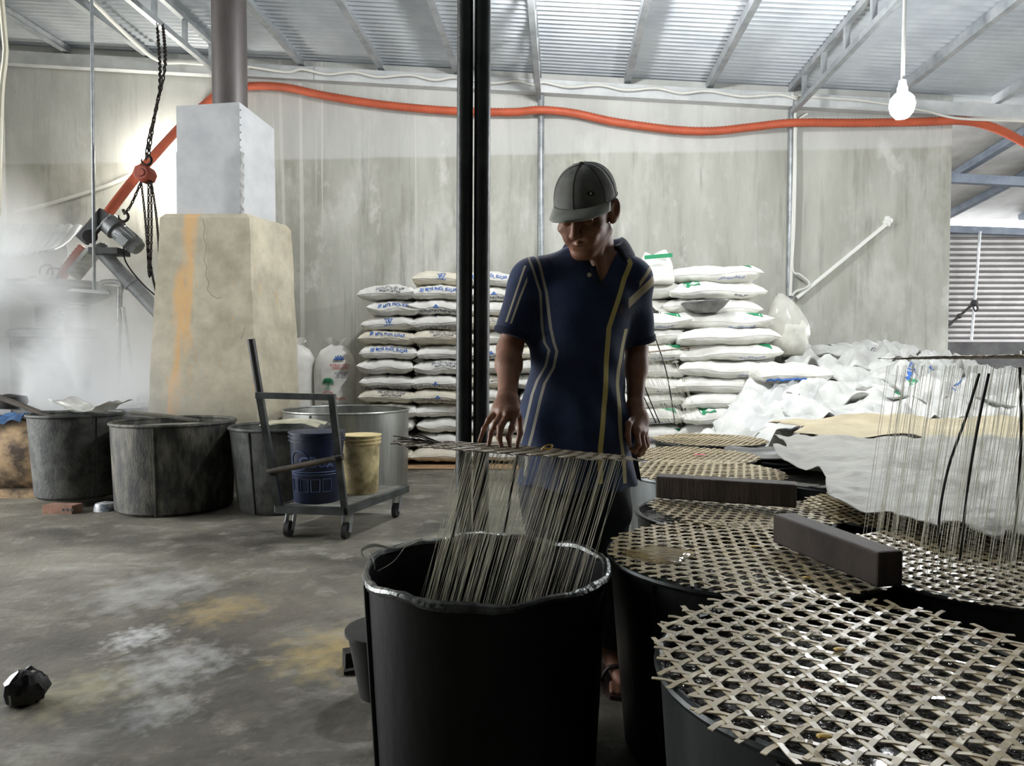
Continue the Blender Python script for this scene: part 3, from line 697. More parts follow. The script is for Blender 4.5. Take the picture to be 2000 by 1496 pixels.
for px0, py0, px1, py1, r_, lb in ((234, 560, 229, 800, 0.022, 'pale steel pipe standing straight beside the cooker'), (240, 600, 262, 760, 0.016, 'thin pale pipe slanting behind the straight one by the cooker')):
    a_, b_ = at_y(px0, py0, 6.0), at_y(px1, py1, 6.0)
    MB().tube([a_, b_, Vector((b_.x, b_.y, 0.0))], r_, 10).solo('steel_pipe', M_CHROME, lb, 'pipe')
# control boxes on the lid
for (x0, x1, y0, y1, m_, lb) in ((55, 76, 536, 556, M_WHITE, 'open-fronted pale control box on the cooker lid'), (80, 98, 536, 556, M_WHITE, 'closed white control box on the cooker lid')):
    p0, p1 = at_y(x0, y1, YM - .3), at_y(x1, y0, YM - .3)
    t = empty('control_box', Vector(((p0.x + p1.x) / 2, YM - .25, p0.z)), lb, 'box')
    MB().box(((p0.x + p1.x) / 2, YM - .25, (p0.z + p1.z) / 2), (p1.x - p0.x, 0.1, p1.z - p0.z)).build('casing', m_, t, smooth=False)
    if x0 == 55: MB().box(((p0.x + p1.x) / 2, YM - .302, (p0.z + p1.z) / 2), ((p1.x - p0.x) * .62, 0.004, (p1.z - p0.z) * .6)).build('window_panel', mat('grey_panel', rgb(120, 122, 120), rough=0.5), t, smooth=False)
cb = MB(); cb.tube(spline([at_y(78, 540, YM - .25), at_y(80, 522, YM - .25), at_y(100, 520, YM - .25), at_y(104, 552, YM - .25)], 8), 0.008, 6)
cb.tube(spline([at_y(92, 536, YM - .25), at_y(98, 524, YM - .25), at_y(118, 528, YM - .25), at_y(106, 552, YM - .25)], 8), 0.008, 6)
cb.solo('control_cable', M_CORD, 'dark looping cables between the control boxes', 'cable')
MB().tube([at_y(119, 506, YM), at_y(121, 552, YM)], 0.02, 8).solo('vent_pipe', M_CHROME, 'short steel vent pipe on the cooker lid', 'pipe')
t = empty('stirrer_motor', at_y(102, 552, YM + .1), 'dark blue stirrer motor on the lid under the corrugated hood', 'motor')
MB().cyl(at_y(84, 490, YM + .1), at_y(120, 488, YM + .1), 0.085, 20).build('body', mat('navy_paint', rgb(30, 38, 58), rough=0.5), t)
MB().box(at_y(103, 525, YM + .1), (0.10, 0.1, 0.22)).build('mount', mat('navy_paint', rgb(30, 38, 58)), t, smooth=False)
# corrugated hood
hA, hB, hC, hD = at_y(-40, 440, 6.5), at_y(160, 441, 6.5), at_y(96, 492, 5.7), at_y(-40, 515, 5.7)
b = MB()
def hood(u, v):
    p = hA.lerp(hB, u).lerp(hD.lerp(hC, u), v); return p + Vector((0, 0, 0.018 * abs(math.sin(u * math.pi * 12)) + (-0.05 * math.sin(v * math.pi))))
o = b.grid(97, 6, hood).solo('corrugated_hood', mat('zinc_sheet', rgb(205, 210, 212), rgb(180, 186, 190), 5, 0.35, 0.6), 'sloping corrugated zinc hood above the cooker', 'hood', angle=80); solid(o, 0.003)
# thin rod hanging from roof to the cooker lid
rp_ = at_y(184, 566, 5.85); s_ = rp_.dot(WT)
MB().cyl(rp_, Vector((at_y(180, 0, 5.85).x, 5.85, roof_z(s_) - 0.02)), 0.013, 10).solo('hanging_rod', M_STEEL, 'thin steel rod hanging from the roof to the cooker', 'rod')
# screw conveyor
YC = 6.0
sc_ = empty('screw_conveyor', at_y(230, 530, YC), 'slanting steel screw conveyor with a grey motor on its head', 'conveyor')
a_, b_ = at_y(190, 482, YC), at_y(345, 648, YC + 0.1)
d_ = (b_ - a_).normalized()
MB().cyl(a_, b_, 0.058, 24).build('tube', M_STEEL, sc_)
for k in (0.02, 0.42): MB().cyl(a_.lerp(b_, k), a_.lerp(b_, k) + d_ * 0.02, 0.07, 24).build('flange_ring', M_STEEL, sc_)
ups = Vector((-d_.z, 0, d_.x)); ups = ups if ups.z > 0 else -ups
M_MOT = mat('motor_grey', rgb(136, 138, 138), rgb(108, 110, 111), 9, 0.4, 0.25)
M_DRK = mat('dark_iron', rgb(42, 42, 42), rgb(60, 60, 60), 9, 0.5, 0.6)
m0, m1 = at_y(215, 438, YC - .06), at_y(272, 486, YC - .06); md = (m1 - m0).normalized()
mb_ = MB(); mb_.tube([m0 + md * 0.06, m0 + md * 0.10, m1 - md * 0.05, m1 - md * 0.02, m1], [0.06, 0.072, 0.072, 0.066, 0.058], 24)
mo = mb_.build('motor', M_MOT, sc_)
fn_ = MB()
for k in range(5): fn_.cyl(m1 - md * (0.045 + 0.004 * k), m1 - md * (0.042 + 0.004 * k), 0.075, 24)
for k in range(14):
    a = 2 * math.pi * k / 14; px_ = md.cross(Vector((0, 1, 0))).normalized(); py_ = md.cross(px_)
    o_ = (px_ * math.cos(a) + py_ * math.sin(a)) * 0.074
    fn_.bar(m0 + md * 0.11 + o_, m1 - md * 0.07 + o_, 0.004, 0.008)
fn_.build('cooling_fins', M_MOT, mo)
MB().box(m0.lerp(m1, .62) + Vector((0.0, -0.075, -0.02)), (0.08, 0.05, 0.07), Matrix.Rotation(-math.atan2(md.z, md.x), 3, 'Y')).build('terminal_box', M_MOT, mo, smooth=False)
MB().tube([m0 - md * 0.02, m0 + md * 0.07], [0.085, 0.09], 24).build('gearbox', M_MOT, sc_)
MB().bar(at_y(186, 492, YC - .05), at_y(242, 488, YC - .05) + Vector((0, 0, -0.02)), 0.2, 0.05).build('mount_plate', M_DRK, sc_, smooth=False)
g0, g1 = at_y(207, 415, YC - .1), at_y(160, 470, YC - .1)
MB().bar(g0, g1, 0.05, 0.10, up=ups).build('chain_guard', M_DRK, sc_, smooth=False)
cc = MB(); q0, q1 = at_y(212, 423, YC - .14), at_y(172, 466, YC - .14)
for off in (-0.018, 0.018):
    for k in range(15):
        p = q0.lerp(q1, k / 14) + Vector((off * 0.8, 0, off * 0.8)); cc.ball(p, 0.008, 6, 4)
cc.build('drive_chain', M_STEEL, sc_)
MB().cyl(at_y(176, 462, YC - .15), at_y(176, 462, YC - .09), 0.055, 20).build('sprocket', M_DRK, sc_)
s0_, s1_ = at_y(182, 492, YC - .02), at_y(142, 540, YC - .1)
MB().bar(s0_, s1_, 0.10, 0.09, up=ups).build('discharge_chute', M_CHROME, sc_, smooth=False)
MB().tube(spline([m1 - md * 0.12 + Vector((0, -0.06, -.03)), at_y(245, 510, YC - .1), at_y(280, 556, YC - .05), at_y(320, 590, YC)], 6), 0.007, 6).build('power_cord', M_CORD, sc_)
# chains and hoist
def chain(b, pts, link_l, wire):
    """oval links, alternate ones turned a quarter"""
    P = spline(pts, 16); acc = 0.0; k = 0; out = []
    d = [0.0]
    for i in range(1, len(P)): d.append(d[-1] + (P[i] - P[i - 1]).length)
    tot = d[-1]; x = 0.0; i = 0
    while x < tot - 1e-6:
        while i < len(d) - 2 and d[i + 1] < x: i += 1
        f_ = (x - d[i]) / max(1e-9, d[i + 1] - d[i]); c = P[i].lerp(P[i + 1], f_); t_ = (P[i + 1] - P[i]).normalized()
        u = t_.cross(Vector((0, 1, 0)) if k % 2 else Vector((0.7, 0.7, 0.1))).normalized(); 
        if k % 2: u = t_.cross(u).normalized()
        w_ = link_l * 0.42
        b.tube([c + t_ * (math.cos(a) * link_l * .66) + u * (math.sin(a) * w_) for a in [2 * math.pi * j / 8 for j in range(8)]], wire, 4, closed=True)
        x += link_l; k += 1
HB = at_y(284, 341, 5.9)
ho = empty('chain_hoist', HB, 'red chain hoist hanging on dark chains from the truss', 'hoist')
M_RED = mat('hoist_red', rgb(160, 70, 48), rgb(130, 58, 42), 8, 0.5, 0.1)
ax_ = Vector((0, 1, 0))
hb = MB(); hb.tube([HB + Vector((0, -0.075, 0)), HB + Vector((0, -0.06, 0)), HB + Vector((0, 0.05, 0)), HB + Vector((0, 0.07, 0))], [0.055, 0.074, 0.074, 0.06], 8); hb.build('casing', M_RED, ho, angle=30)
hb = MB(); hb.tube([HB + Vector((0, -0.085, 0)), HB + Vector((0, -0.074, 0))], [0.03, 0.035], 16); hb.build('cover_disc', M_RED, ho)
def hook(c, s, parent, nm):
    b = MB(); b.tube([c + Vector((0, 0, 0.06 * s))] + [c + Vector((math.cos(a) * 0.04 * s, 0, math.sin(a) * 0.04 * s)) for a in np.linspace(math.pi / 2, -math.pi * 1.1, 14)], [0.012 * s] * 12 + [0.009 * s, 0.007 * s, 0.004 * s], 8); return b.build(nm, M_CHAIN, parent)
hook(at_y(286, 313, 5.9), 1.0, ho, 'top_hook')
hook(at_y(241, 423, 5.9), 1.0, ho, 'load_hook')
bm_c = WP(sTL, 0, zTL); top_c = Vector((0, 0, 0))
# the point of the truss chord above the hoist
mm_ = (WC - at_y(326, 80, 5.9).dot(WN))
# the truss is where the left chord stands; the chain goes over it
tp = min((WP(sTL, q * .02, zTL - .03) for q in range(300)), key=lambda p: abs((p.x / p.y) - (326 - CX) / F))
print('hoist', tp, 'px', CX + F * tp.x / tp.y)
c1 = MB(); chain(c1, [tp + Vector((-0.03, 0, -0.0)), at_y(312, 170, 5.9), at_y(290, 275, 5.9), at_y(286, 306, 5.9)], 0.044, 0.0055); c1.build('suspension_chain', M_CHAIN, ho)
c1 = MB(); chain(c1, [tp + Vector((0.02, 0, 0.02)), at_y(322, 130, 5.9), at_y(303, 220, 5.9), at_y(290, 306, 5.9)], 0.044, 0.0055); c1.build('suspension_chain', M_CHAIN, ho)
c1 = MB(); chain(c1, [at_y(275, 357, 5.9), at_y(256, 400, 5.9), at_y(244, 416, 5.9)], 0.034, 0.0055); c1.build('load_chain', M_CHAIN, ho)
for pts in ([(290, 358), (290, 450), (290, 530)], [(295, 358), (296, 450), (293, 535), (290, 530)], [(276, 358), (284, 430), (291, 532)], [(296, 358), (305, 420), (311, 497), (312, 560)], [(292, 500), (298, 540), (306, 575)]):
    c1 = MB(); chain(c1, [at_y(a, b, 5.88) for a, b in pts], 0.032, 0.005); c1.build('hand_chain', M_CHAIN, ho)

# orange corrugated hose along the wall
def hose(pts, r, name, m, label, cat, ribs=0.02, smooth_n=10):
    P = spline(pts, smooth_n); Q = [P[0]]; acc = 0
    step = ribs / 2; out = []; x = 0.0; d = [0.0]
    for i in range(1, len(P)): d.append(d[-1] + (P[i] - P[i - 1]).length)
    n = int(d[-1] / step); i = 0
    for k in range(n + 1):
        x = min(k * step, d[-1])
        while i < len(d) - 2 and d[i + 1] < x: i += 1
        out.append(P[i].lerp(P[i + 1], (x - d[i]) / max(1e-9, d[i + 1] - d[i])))
    return MB().tube(out, [r * (1.0 if k % 2 else 0.86) for k in range(len(out))], 10).solo(name, m, label, cat, angle=180)
W_ = lambda px, py, off=0.09: at_wall(px, py, off)
hose([W_(2420, 420), W_(2200, 372), W_(2060, 312), W_(2000, 278), W_(1940, 249), W_(1880, 236), W_(1800, 238), W_(1680, 240, .1), W_(1550, 240, .13), W_(1470, 248), W_(1390, 256), W_(1310, 253), W_(1200, 238), W_(1120, 221), W_(1055, 215, .13), W_(1000, 219), W_(890, 217),
      W_(760, 206), W_(640, 188), W_(570, 173), W_(525, 168), W_(480, 169), W_(440, 176), W_(415, 191), at_wall(360, 240, .15), at_y(300, 305, 7.0), at_y(262, 350, 6.6), at_y(216, 410, 6.15), at_y(196, 440, 6.1)], 0.044, 'orange_hose', M_ORANGE, 'long orange ribbed hose slung along the back wall', 'hose', ribs=0.036)
hose([at_y(163, 482, 6.08), at_y(148, 500, 6.08), at_y(130, 524, 6.1), at_y(118, 548, 6.15)], 0.042, 'orange_hose', M_ORANGE, 'short orange hose end under the conveyor head', 'hose', ribs=0.036)
# white cables
def cable(pts, r, label, m=None, name='white_cable', cat='cable', n=8):
    return MB().tube(spline(pts, n), r, 8).solo(name, m or M_CABLE, label, cat)
pts = []
xs_ = [486, 560, 590, 640, 690, 740, 800, 850, 890, 960, 1010, 1045, 1062, 1110, 1170, 1222, 1280, 1330, 1382, 1450, 1520, 1556]
for i, x_ in enumerate(xs_):
    y0_ = 110 + (x_ - 0) * 0.0545 - 13 + (7 if i % 2 else 0) + (486 - x_) * 0.001
    pts.append(at_wall(x_, y0_ + 6, 0.155))
cable(pts, 0.014, 'white cable looping along the top of the back wall')
cable([at_wall(1545, 185, .15), at_wall(1555, 190, .15), at_wall(1562, 186, .14), at_wall(1600, 190, .14), at_wall(1690, 197, .14), at_wall(1800, 215, .14), at_wall(1880, 232, .14), at_wall(2050, 236, .14)], 0.013, 'white cable running on past the bulb to the open end')
cable([at_wall(1572, 188, .12), at_wall(1556, 196, .1), at_wall(1553, 230, .1), at_wall(1552, 300, .1), at_wall(1549, 420, .1), at_wall(1545, 540, .1), at_wall(1543, 578, .1)], 0.015, 'white conduit strapped down the steel column')
cable([at_wall(1577, 222, .12), at_wall(1556, 245, .1), at_wall(1554, 330, .11), at_wall(1551, 450, .11), at_wall(1548, 525, .11), at_wall(1562, 536, .1), at_wall(1580, 552, .1), at_wall(1574, 562, .1), at_wall(1556, 568, .1), at_wall(1546, 578, .1)], 0.011, 'thin white cable with a loose loop at the foot of the conduit')
t = empty('foam_lance', at_wall(1556, 580, .08), 'straight white pipe leaning on the wall with a foam blob at its tip', 'pipe')
MB().tube([at_wall(1556, 582, .07), at_wall(1738, 432, .05)], 0.020, 10).build('pipe', M_WHITE, t)
fb = MB()
for k in range(7): fb.ball(at_wall(1736 + random.uniform(-8, 8), 432 + random.uniform(-8, 10), .05), random.uniform(.02, .035), 8, 6)
fb.build('foam_tip', mat('foam', rgb(226, 226, 220), rough=0.9), t)
cable([at_wall(30, 415, .04), at_wall(75, 404, .05), at_wall(150, 382, .05), at_wall(210, 362, .05), at_wall(265, 338, .06), at_wall(292, 328, .16)], 0.022, 'white cable sagging across the wall to the glaring lamp')
cable([at_wall(294, 110, .2) + Vector((0, -1.8, 0.12)), at_wall(294, 108, .2) + Vector((0, -0.4, 0.0)), at_wall(310, 118, .16), at_wall(360, 122, .14), at_wall(430, 127, .14), at_wall(486, 130, .14)], 0.020, 'pale conduit bending off a purlin onto the wall')
MB().tube(spline([Vector((gx(6, 4.5), 4.5, 3.9)), at_y(8, 60, 4.5), at_y(10, 110, 4.5), at_y(4, 165, 4.5), at_y(0, 240, 4.5), at_y(-2, 310, 4.5), at_y(-4, 420, 4.5)], 8), 0.016, 8).solo('hanging_hose', mat('cream_hose', rgb(196, 190, 168), rough=0.5), 'cream hose hanging from the roof at the very edge', 'hose')

# steam rising from the vats
st = bpy.data.materials.new('steam'); st.use_nodes = True
nt = st.node_tree; nt.nodes.remove(nt.nodes['Principled BSDF'])
pv = nt.nodes.new('ShaderNodeVolumePrincipled'); pv.inputs['Color'].default_value = (0.97, 0.98, 0.98, 1); pv.inputs['Anisotropy'].default_value = 0.1
out = nt.nodes['Material Output']; nt.links.new(pv.outputs[0], out.inputs['Volume'])
tc = nt.nodes.new('ShaderNodeTexCoord')
mp = nt.nodes.new('ShaderNodeMapping'); mp.inputs['Scale'].default_value = (1.0, 1.0, 0.8); nt.links.new(tc.outputs['Object'], mp.inputs['Vector'])
n1 = nt.nodes.new('ShaderNodeTexNoise'); n1.inputs['Scale'].default_value = 1.7; n1.inputs['Detail'].default_value = 2.5; n1.inputs['Roughness'].default_value = 0.55; n1.inputs['Distortion'].default_value = 0.6
nt.links.new(mp.outputs['Vector'], n1.inputs['Vector'])
r1 = nt.nodes.new('ShaderNodeMapRange'); r1.inputs['From Min'].default_value = 0.40; r1.inputs['From Max'].default_value = 0.72; nt.links.new(n1.outputs['Fac'], r1.inputs['Value'])
sx = nt.nodes.new('ShaderNodeSeparateXYZ'); nt.links.new(tc.outputs['Object'], sx.inputs[0])
def rng(sock, a, b, lo=0.0, hi=1.0):
    m_ = nt.nodes.new('ShaderNodeMapRange'); m_.interpolation_type = 'SMOOTHSTEP'
    m_.inputs['From Min'].default_value = a; m_.inputs['From Max'].default_value = b; m_.inputs['To Min'].default_value = lo; m_.inputs['To Max'].default_value = hi
    nt.links.new(sock, m_.inputs['Value']); return m_.outputs[0]
def mul(a, b):
    m_ = nt.nodes.new('ShaderNodeMath'); m_.operation = 'MULTIPLY'; nt.links.new(a, m_.inputs[0])
    if isinstance(b, float): m_.inputs[1].default_value = b
    else: nt.links.new(b, m_.inputs[1])
    return m_.outputs[0]
STX, STY, STW, STD, STZ0, STZ1 = -3.55, 6.15, 3.3, 2.0, 0.45, 3.2
ze = nt.nodes.new('ShaderNodeMath'); ze.operation = 'MULTIPLY_ADD'; nt.links.new(sx.outputs['X'], ze.inputs[0]); ze.inputs[1].default_value = 0.75; nt.links.new(sx.outputs['Z'], ze.inputs[2])
hgt = rng(ze.outputs[0], -0.3, 1.75, 1.0, 0.0)          # thins out upwards
e1 = rng(sx.outputs['X'], STW / 2, STW / 2 - 0.7); e2 = rng(sx.outputs['X'], -STW / 2, -STW / 2 + 0.5)
e3 = rng(sx.outputs['Y'], STD / 2, STD / 2 - 0.3); e4 = rng(sx.outputs['Y'], -STD / 2, -STD / 2 + 0.4); e5 = rng(sx.outputs['Z'], 0.0, 0.18)
dens = mul(mul(mul(mul(mul(mul(r1.outputs[0], hgt), e1), e2), e3), e4), e5)
dens = mul(dens, 18.0)
nt.links.new(dens, pv.inputs['Density'])
sb = MB(); sb.box((0, 0, (STZ1 - STZ0) / 2), (STW, STD, STZ1 - STZ0))
so_ = link('steam_cloud', sb.mesh('steam_cloud', st, smooth=False), None, (STX, STY, STZ0)); tag(so_, 'white steam drifting up from the vats around the cooker', 'steam', kind='stuff')
# ================================================================== sugar sacks
M_SACK = mat('white_sack', rgb(226, 225, 218), rgb(208, 206, 198), 7, 0.72, bump=0.25, bscale=24)
M_SACKC = mat('cream_sack', rgb(218, 212, 194), rgb(200, 192, 172), 6, 0.75, bump=0.25, bscale=24)
M_BLUE = mat('blue_print', rgb(40, 92, 168), rough=0.7)
M_INK = mat('dark_print', rgb(70, 78, 96), rough=0.7)
M_GREEN = mat('green_print', rgb(30, 128, 84), rough=0.7)
M_REDP = mat('red_print', rgb(206, 62, 62), rough=0.7)
M_EMPTY = mat('empty_sack_cloth', rgb(206, 206, 201), rgb(180, 180, 175), 6, 0.7, bump=0.4, bscale=22)
ST = 0.150
class Sack:
    def __init__(s, hx, hy, T, seed, ridge=0.0): s.hx, s.hy, s.T, s.seed = hx, hy, T, seed
    def half(s, a, b): return s.T / 2 * (max(0.0, (1 - abs(a) ** 3.6) * (1 - abs(b) ** 3.6))) ** 0.40
    def pt(s, a, b, sg):
        t = s.half(a, b) * (1.06 + 0.10 * wob(a * 3, b * 3, sg, s.seed))
        x = s.hx * a * (0.955 + 0.045 * b * b) ; y = s.hy * b * (0.965 + 0.035 * a * a)
        x += 0.012 * wob(b * 2.2, a, 0, s.seed + 3); y += 0.012 * wob(a * 2.2, b, 0, s.seed + 5)
        e = max(abs(a), abs(b))
        z = s.T / 2 + sg * t + 0.007 * wob(a * 9, b * 9, sg, s.seed + 1) * (1 - e ** 6) + 0.020 * wob(a * 2.5, b * 2.1, 0, s.seed + 7) - 0.012 * e ** 8
        # pleats running in from the seam
        z += sg * 0.012 * math.sin(a * 26 + s.seed) * max(0, abs(b) - 0.5) + sg * 0.012 * math.sin(b * 24 + s.seed) * max(0, abs(a) - 0.55)
        return Vector((x, y, z))
    def mesh(s, nu, nv, m):
        b = MB(); A = [math.sin(math.pi / 2 * (-1 + 2 * i / (nu - 1))) for i in range(nu)]; Bv = [math.sin(math.pi / 2 * (-1 + 2 * j / (nv - 1))) for j in range(nv)]
        b.v = [tuple(s.pt(x, y, 1)) for x in A for y in Bv]; n0 = nu * nv; idx = {}
        for i, x in enumerate(A):
            for j, y in enumerate(Bv):
                if i in (0, nu - 1) or j in (0, nv - 1): idx[(i, j)] = i * nv + j
                else: idx[(i, j)] = len(b.v); b.v.append(tuple(s.pt(x, y, -1)))
        for i in range(nu - 1):
            for j in range(nv - 1):
                b.f.append((i * nv + j, (i + 1) * nv + j, (i + 1) * nv + j + 1, i * nv + j + 1))
                b.f.append((idx[i, j], idx[i, j + 1], idx[i + 1, j + 1], idx[i + 1, j]))
        b.mi = [0] * len(b.f)
        return b.mesh('sack_cloth', m, angle=180)
    def front(s, x, z, out=0.004):
        """point of the front bulge: x across, z up from the middle"""
        a = max(-0.93, min(0.93, x / s.hx)); q = (abs(z) / (s.T / 2)) ** (1 / 0.40) / (1 - abs(a) ** 3.6)
        bb = max(0.0, 1 - min(q, 0.999)) ** (1 / 3.6)
        p = s.pt(a, -bb, 1 if z >= 0 else -1); p += Vector((0, -out, out * (0.8 if z > 0 else -0.8)))
        return p
    def seam(s, m):
        b = MB(); P = []
        for k in range(40):
            q = k / 40 * 4; e = int(q); f_ = (q - e) * 2 - 1
            a, c = ((f_, -1), (1, f_), (-f_, 1), (-1, -f_))[e]; P.append(s.pt(a, c, 1))
        b.tube(P, 0.004, 4, closed=True); return b.mesh('seam', m)
VAR = {'end': [Sack(0.262, 0.42, ST, k * 2.7) for k in range(4)], 'side': [Sack(0.43, 0.27, ST, 11 + k * 3.1) for k in range(4)]}
for kk in VAR:
    for i, s_ in enumerate(VAR[kk]):
        s_.me = s_.mesh(22, 18, M_SACKC if (kk == 'end' and i == 1) else M_SACK); s_.sm = s_.seam(M_SACK); s_.prints = {}
def print_mesh(s, kind):
    if kind in s.prints: return s.prints[kind]
    L = []
    fl = kind.endswith('_inv'); k = kind.replace('_inv', '')
    sg = -1 if fl else 1
    def mp_(cx, cz): return lambda x, y: s.front(cx + sg * x, cz + sg * y)
    if k == 'maker':
        L.append(('lettering', text_mesh('MITR PHOL SUGAR', 0.033, mp_(0.03, 0.027), M_BLUE, 0.0008)))
        b = MB()
        for q in (-1, 0, 1): b.add([mp_(-0.145 + q * 0.011, 0.027)(dx, dy) for dx, dy in ((-0.004, -0.014), (0.004, -0.014), (0.012, 0.014), (0.004, 0.014))], [(0, 1, 2, 3)])
        L.append(('maker_mark', b.mesh('maker_mark', M_BLUE, smooth=False)))
    elif k == 'company':
        L.append(('lettering', text_mesh('CÔNG TY CỔ PHẦN ĐƯỜNG QUẢNG NGÃI', 0.031, mp_(0.0, 0.036 * sg if fl else -0.030), M_INK, 0.0006)))
        b = MB(); f_ = mp_(0.0, 0.062 if fl else -0.002)
        b.add([f_(-0.03, -0.006), f_(0.03, -0.006), f_(0.0, 0.016)], [(0, 1, 2)]); L.append(('triangle_mark', b.mesh('triangle_mark', M_BLUE, smooth=False)))
    elif k == 'badge':
        b = MB(); f_ = mp_(0.0, 0.016)
        for (x0, y0, x1, y1) in ((-0.042, -0.026, 0.042, -0.021), (-0.042, 0.021, 0.042, 0.026), (-0.042, -0.026, -0.037, 0.026), (0.037, -0.026, 0.042, 0.026)):
            b.add([f_(x0, y0), f_(x1, y0), f_(x1, y1), f_(x0, y1)], [(0, 1, 2, 3)])
        for x0, x1 in ((-0.030, -0.018), (-0.004, -0.018), (-0.004, 0.010), (0.026, 0.010)):
            b.add([f_(x0, 0.016), f_(x0 + 0.010, 0.016), f_(x1 + 0.008, -0.016), f_(x1 - 0.001, -0.016)], [(0, 1, 2, 3)])
        L.append(('letter_badge', b.mesh('letter_badge', M_BLUE, smooth=False)))
    elif k == 'origin':
        L.append(('lettering', text_mesh('SẢN XUẤT TẠI VIỆT NAM\nMADE IN VIETNAM', 0.022, mp_(0.04, 0.026), M_INK, 0.0004)))
    elif k == 'codes':                      # rows of small print and a green corner
        b = MB(); f_ = mp_(0.0, 0.0)
        for q in range(18):
            x = 0.05 + q * 0.013; h_ = 0.006 + 0.012 * ((q * 37) % 5) / 5
            b.add([f_(x, -0.045), f_(x + 0.006, -0.045), f_(x + 0.006, -0.045 + h_), f_(x, -0.045 + h_)], [(0, 1, 2, 3)])
        L.append(('code_marks', b.mesh('code_marks', M_BLUE, smooth=False)))
        b = MB(); b.add([f_(0.20, 0.062), f_(0.33, 0.05), f_(0.34, 0.025), f_(0.28, 0.045)], [(0, 1, 2, 3)]); L.append(('green_corner', b.mesh('green_corner', M_GREEN, smooth=False)))
    elif k == 'green':
        b = MB(); f_ = mp_(0.0, 0.0)
        b.add([f_(-0.30 + 0.02 * q, 0.045 - 0.012 * abs(math.sin(q))) for q in range(8)] + [f_(-0.30 + 0.02 * q, 0.062) for q in range(7, -1, -1)], [tuple(range(16))])
        L.append(('green_swoosh', b.mesh('green_swoosh', M_GREEN, smooth=False)))
        b = MB()
        for q in range(9):
            x = 0.14 + 0.014 * q; b.add([f_(x, -0.04), f_(x + 0.008, -0.04), f_(x + 0.008, -0.02 - 0.006 * (q % 3)), f_(x, -0.02 - 0.006 * (q % 3))], [(0, 1, 2, 3)])
        L.append(('code_marks', b.mesh('code_marks', M_INK, smooth=False)))
    s.prints[kind] = L; return L
def put_sack(kk, vi, loc, rz, label, group, prints=None, tilt=(0, 0)):
    s = VAR[kk][vi % 4]
    t = empty('sugar_sack', loc, label, 'sack', group, rz); t.rotation_euler = (tilt[0], tilt[1], rz)
    link('cloth', s.me, t); link('seam', s.sm, t)
    if prints:
        for nm, me in print_mesh(s, prints): link(nm, me, t)
    return t
DZ = 0.1385
def stack(kk, px, Yf, n, prints, where, group, rz0=0.0, shifts=None, z0=0.012, dz=DZ, back=(0, 0)):
    """n sacks piled up; prints listed from the top"""
    dep = VAR[kk][0].hy
    for k in range(n):
        top = n - 1 - k
        pr = prints[top] if top < len(prints) else None
        sh = (shifts[top] if shifts and top < len(shifts) else 0) + random.uniform(-0.025, 0.025)
        x = gx(px, Yf) + sh
        if top == 0: nth = 'topmost white sack'
        elif k == 0: nth = 'bottom white sack'
        else: nth = ORD[top] + ' white sack from the top'
        put_sack(kk, k * 3 + int(px), (x, Yf + dep + random.uniform(-.035, .035) + (back[1] if top < back[0] else 0), z0 + k * dz), rz0 + random.uniform(-0.09, 0.09), '%s of the stack %s' % (nth, where), group, pr, (random.uniform(-.03, .01), random.uniform(-.03, .03)))
stack('end', 757, 6.62, 12, ['origin', 'maker', 'badge', 'maker', 'maker', None, 'company_inv', 'origin', None, 'company'], 'nearest the aluminium drum', 'stacked sugar sacks', shifts=[.015, .02, -.01, -.01, .0, -.03, -.03, -.02])
stack('end', 857, 6.66, 13, ['badge', 'maker', 'company', 'company_inv', 'origin', None, 'origin', 'company', 'company', None, None, 'company_inv'], 'cut by the nearer dark pole', 'stacked sugar sacks')
stack('end', 958, 6.70, 13, ['maker', 'company', None, 'origin', None, 'company', None, 'origin', None, None, 'company_inv'], 'seen between dark poles and man', 'stacked sugar sacks')
stack('end', 1060, 6.72, 13, [None, 'maker', 'company', None, 'origin', None, None, 'company'], 'straight behind the raised arm', 'stacked sugar sacks')
stack('side', 1252, 6.10, 12, [None, None, 'codes', None, 'codes', None, 'green', 'green', 'codes', 'codes'], 'touching the man at his shoulder', 'stacked sugar sacks', dz=0.137, back=(2, .17))
stack('side', 1432, 6.02, 13, ['codes', 'green', None, 'codes', None, 'codes', 'codes', None, 'codes', 'green', None], 'under the metal bowl', 'stacked sugar sacks', rz0=-0.03, dz=0.137, back=(3, .22),
      shifts=[-.08, -.09, -.09, -.06, -0.02, 0.03, .02, .0, .03, .0, .0, .0])
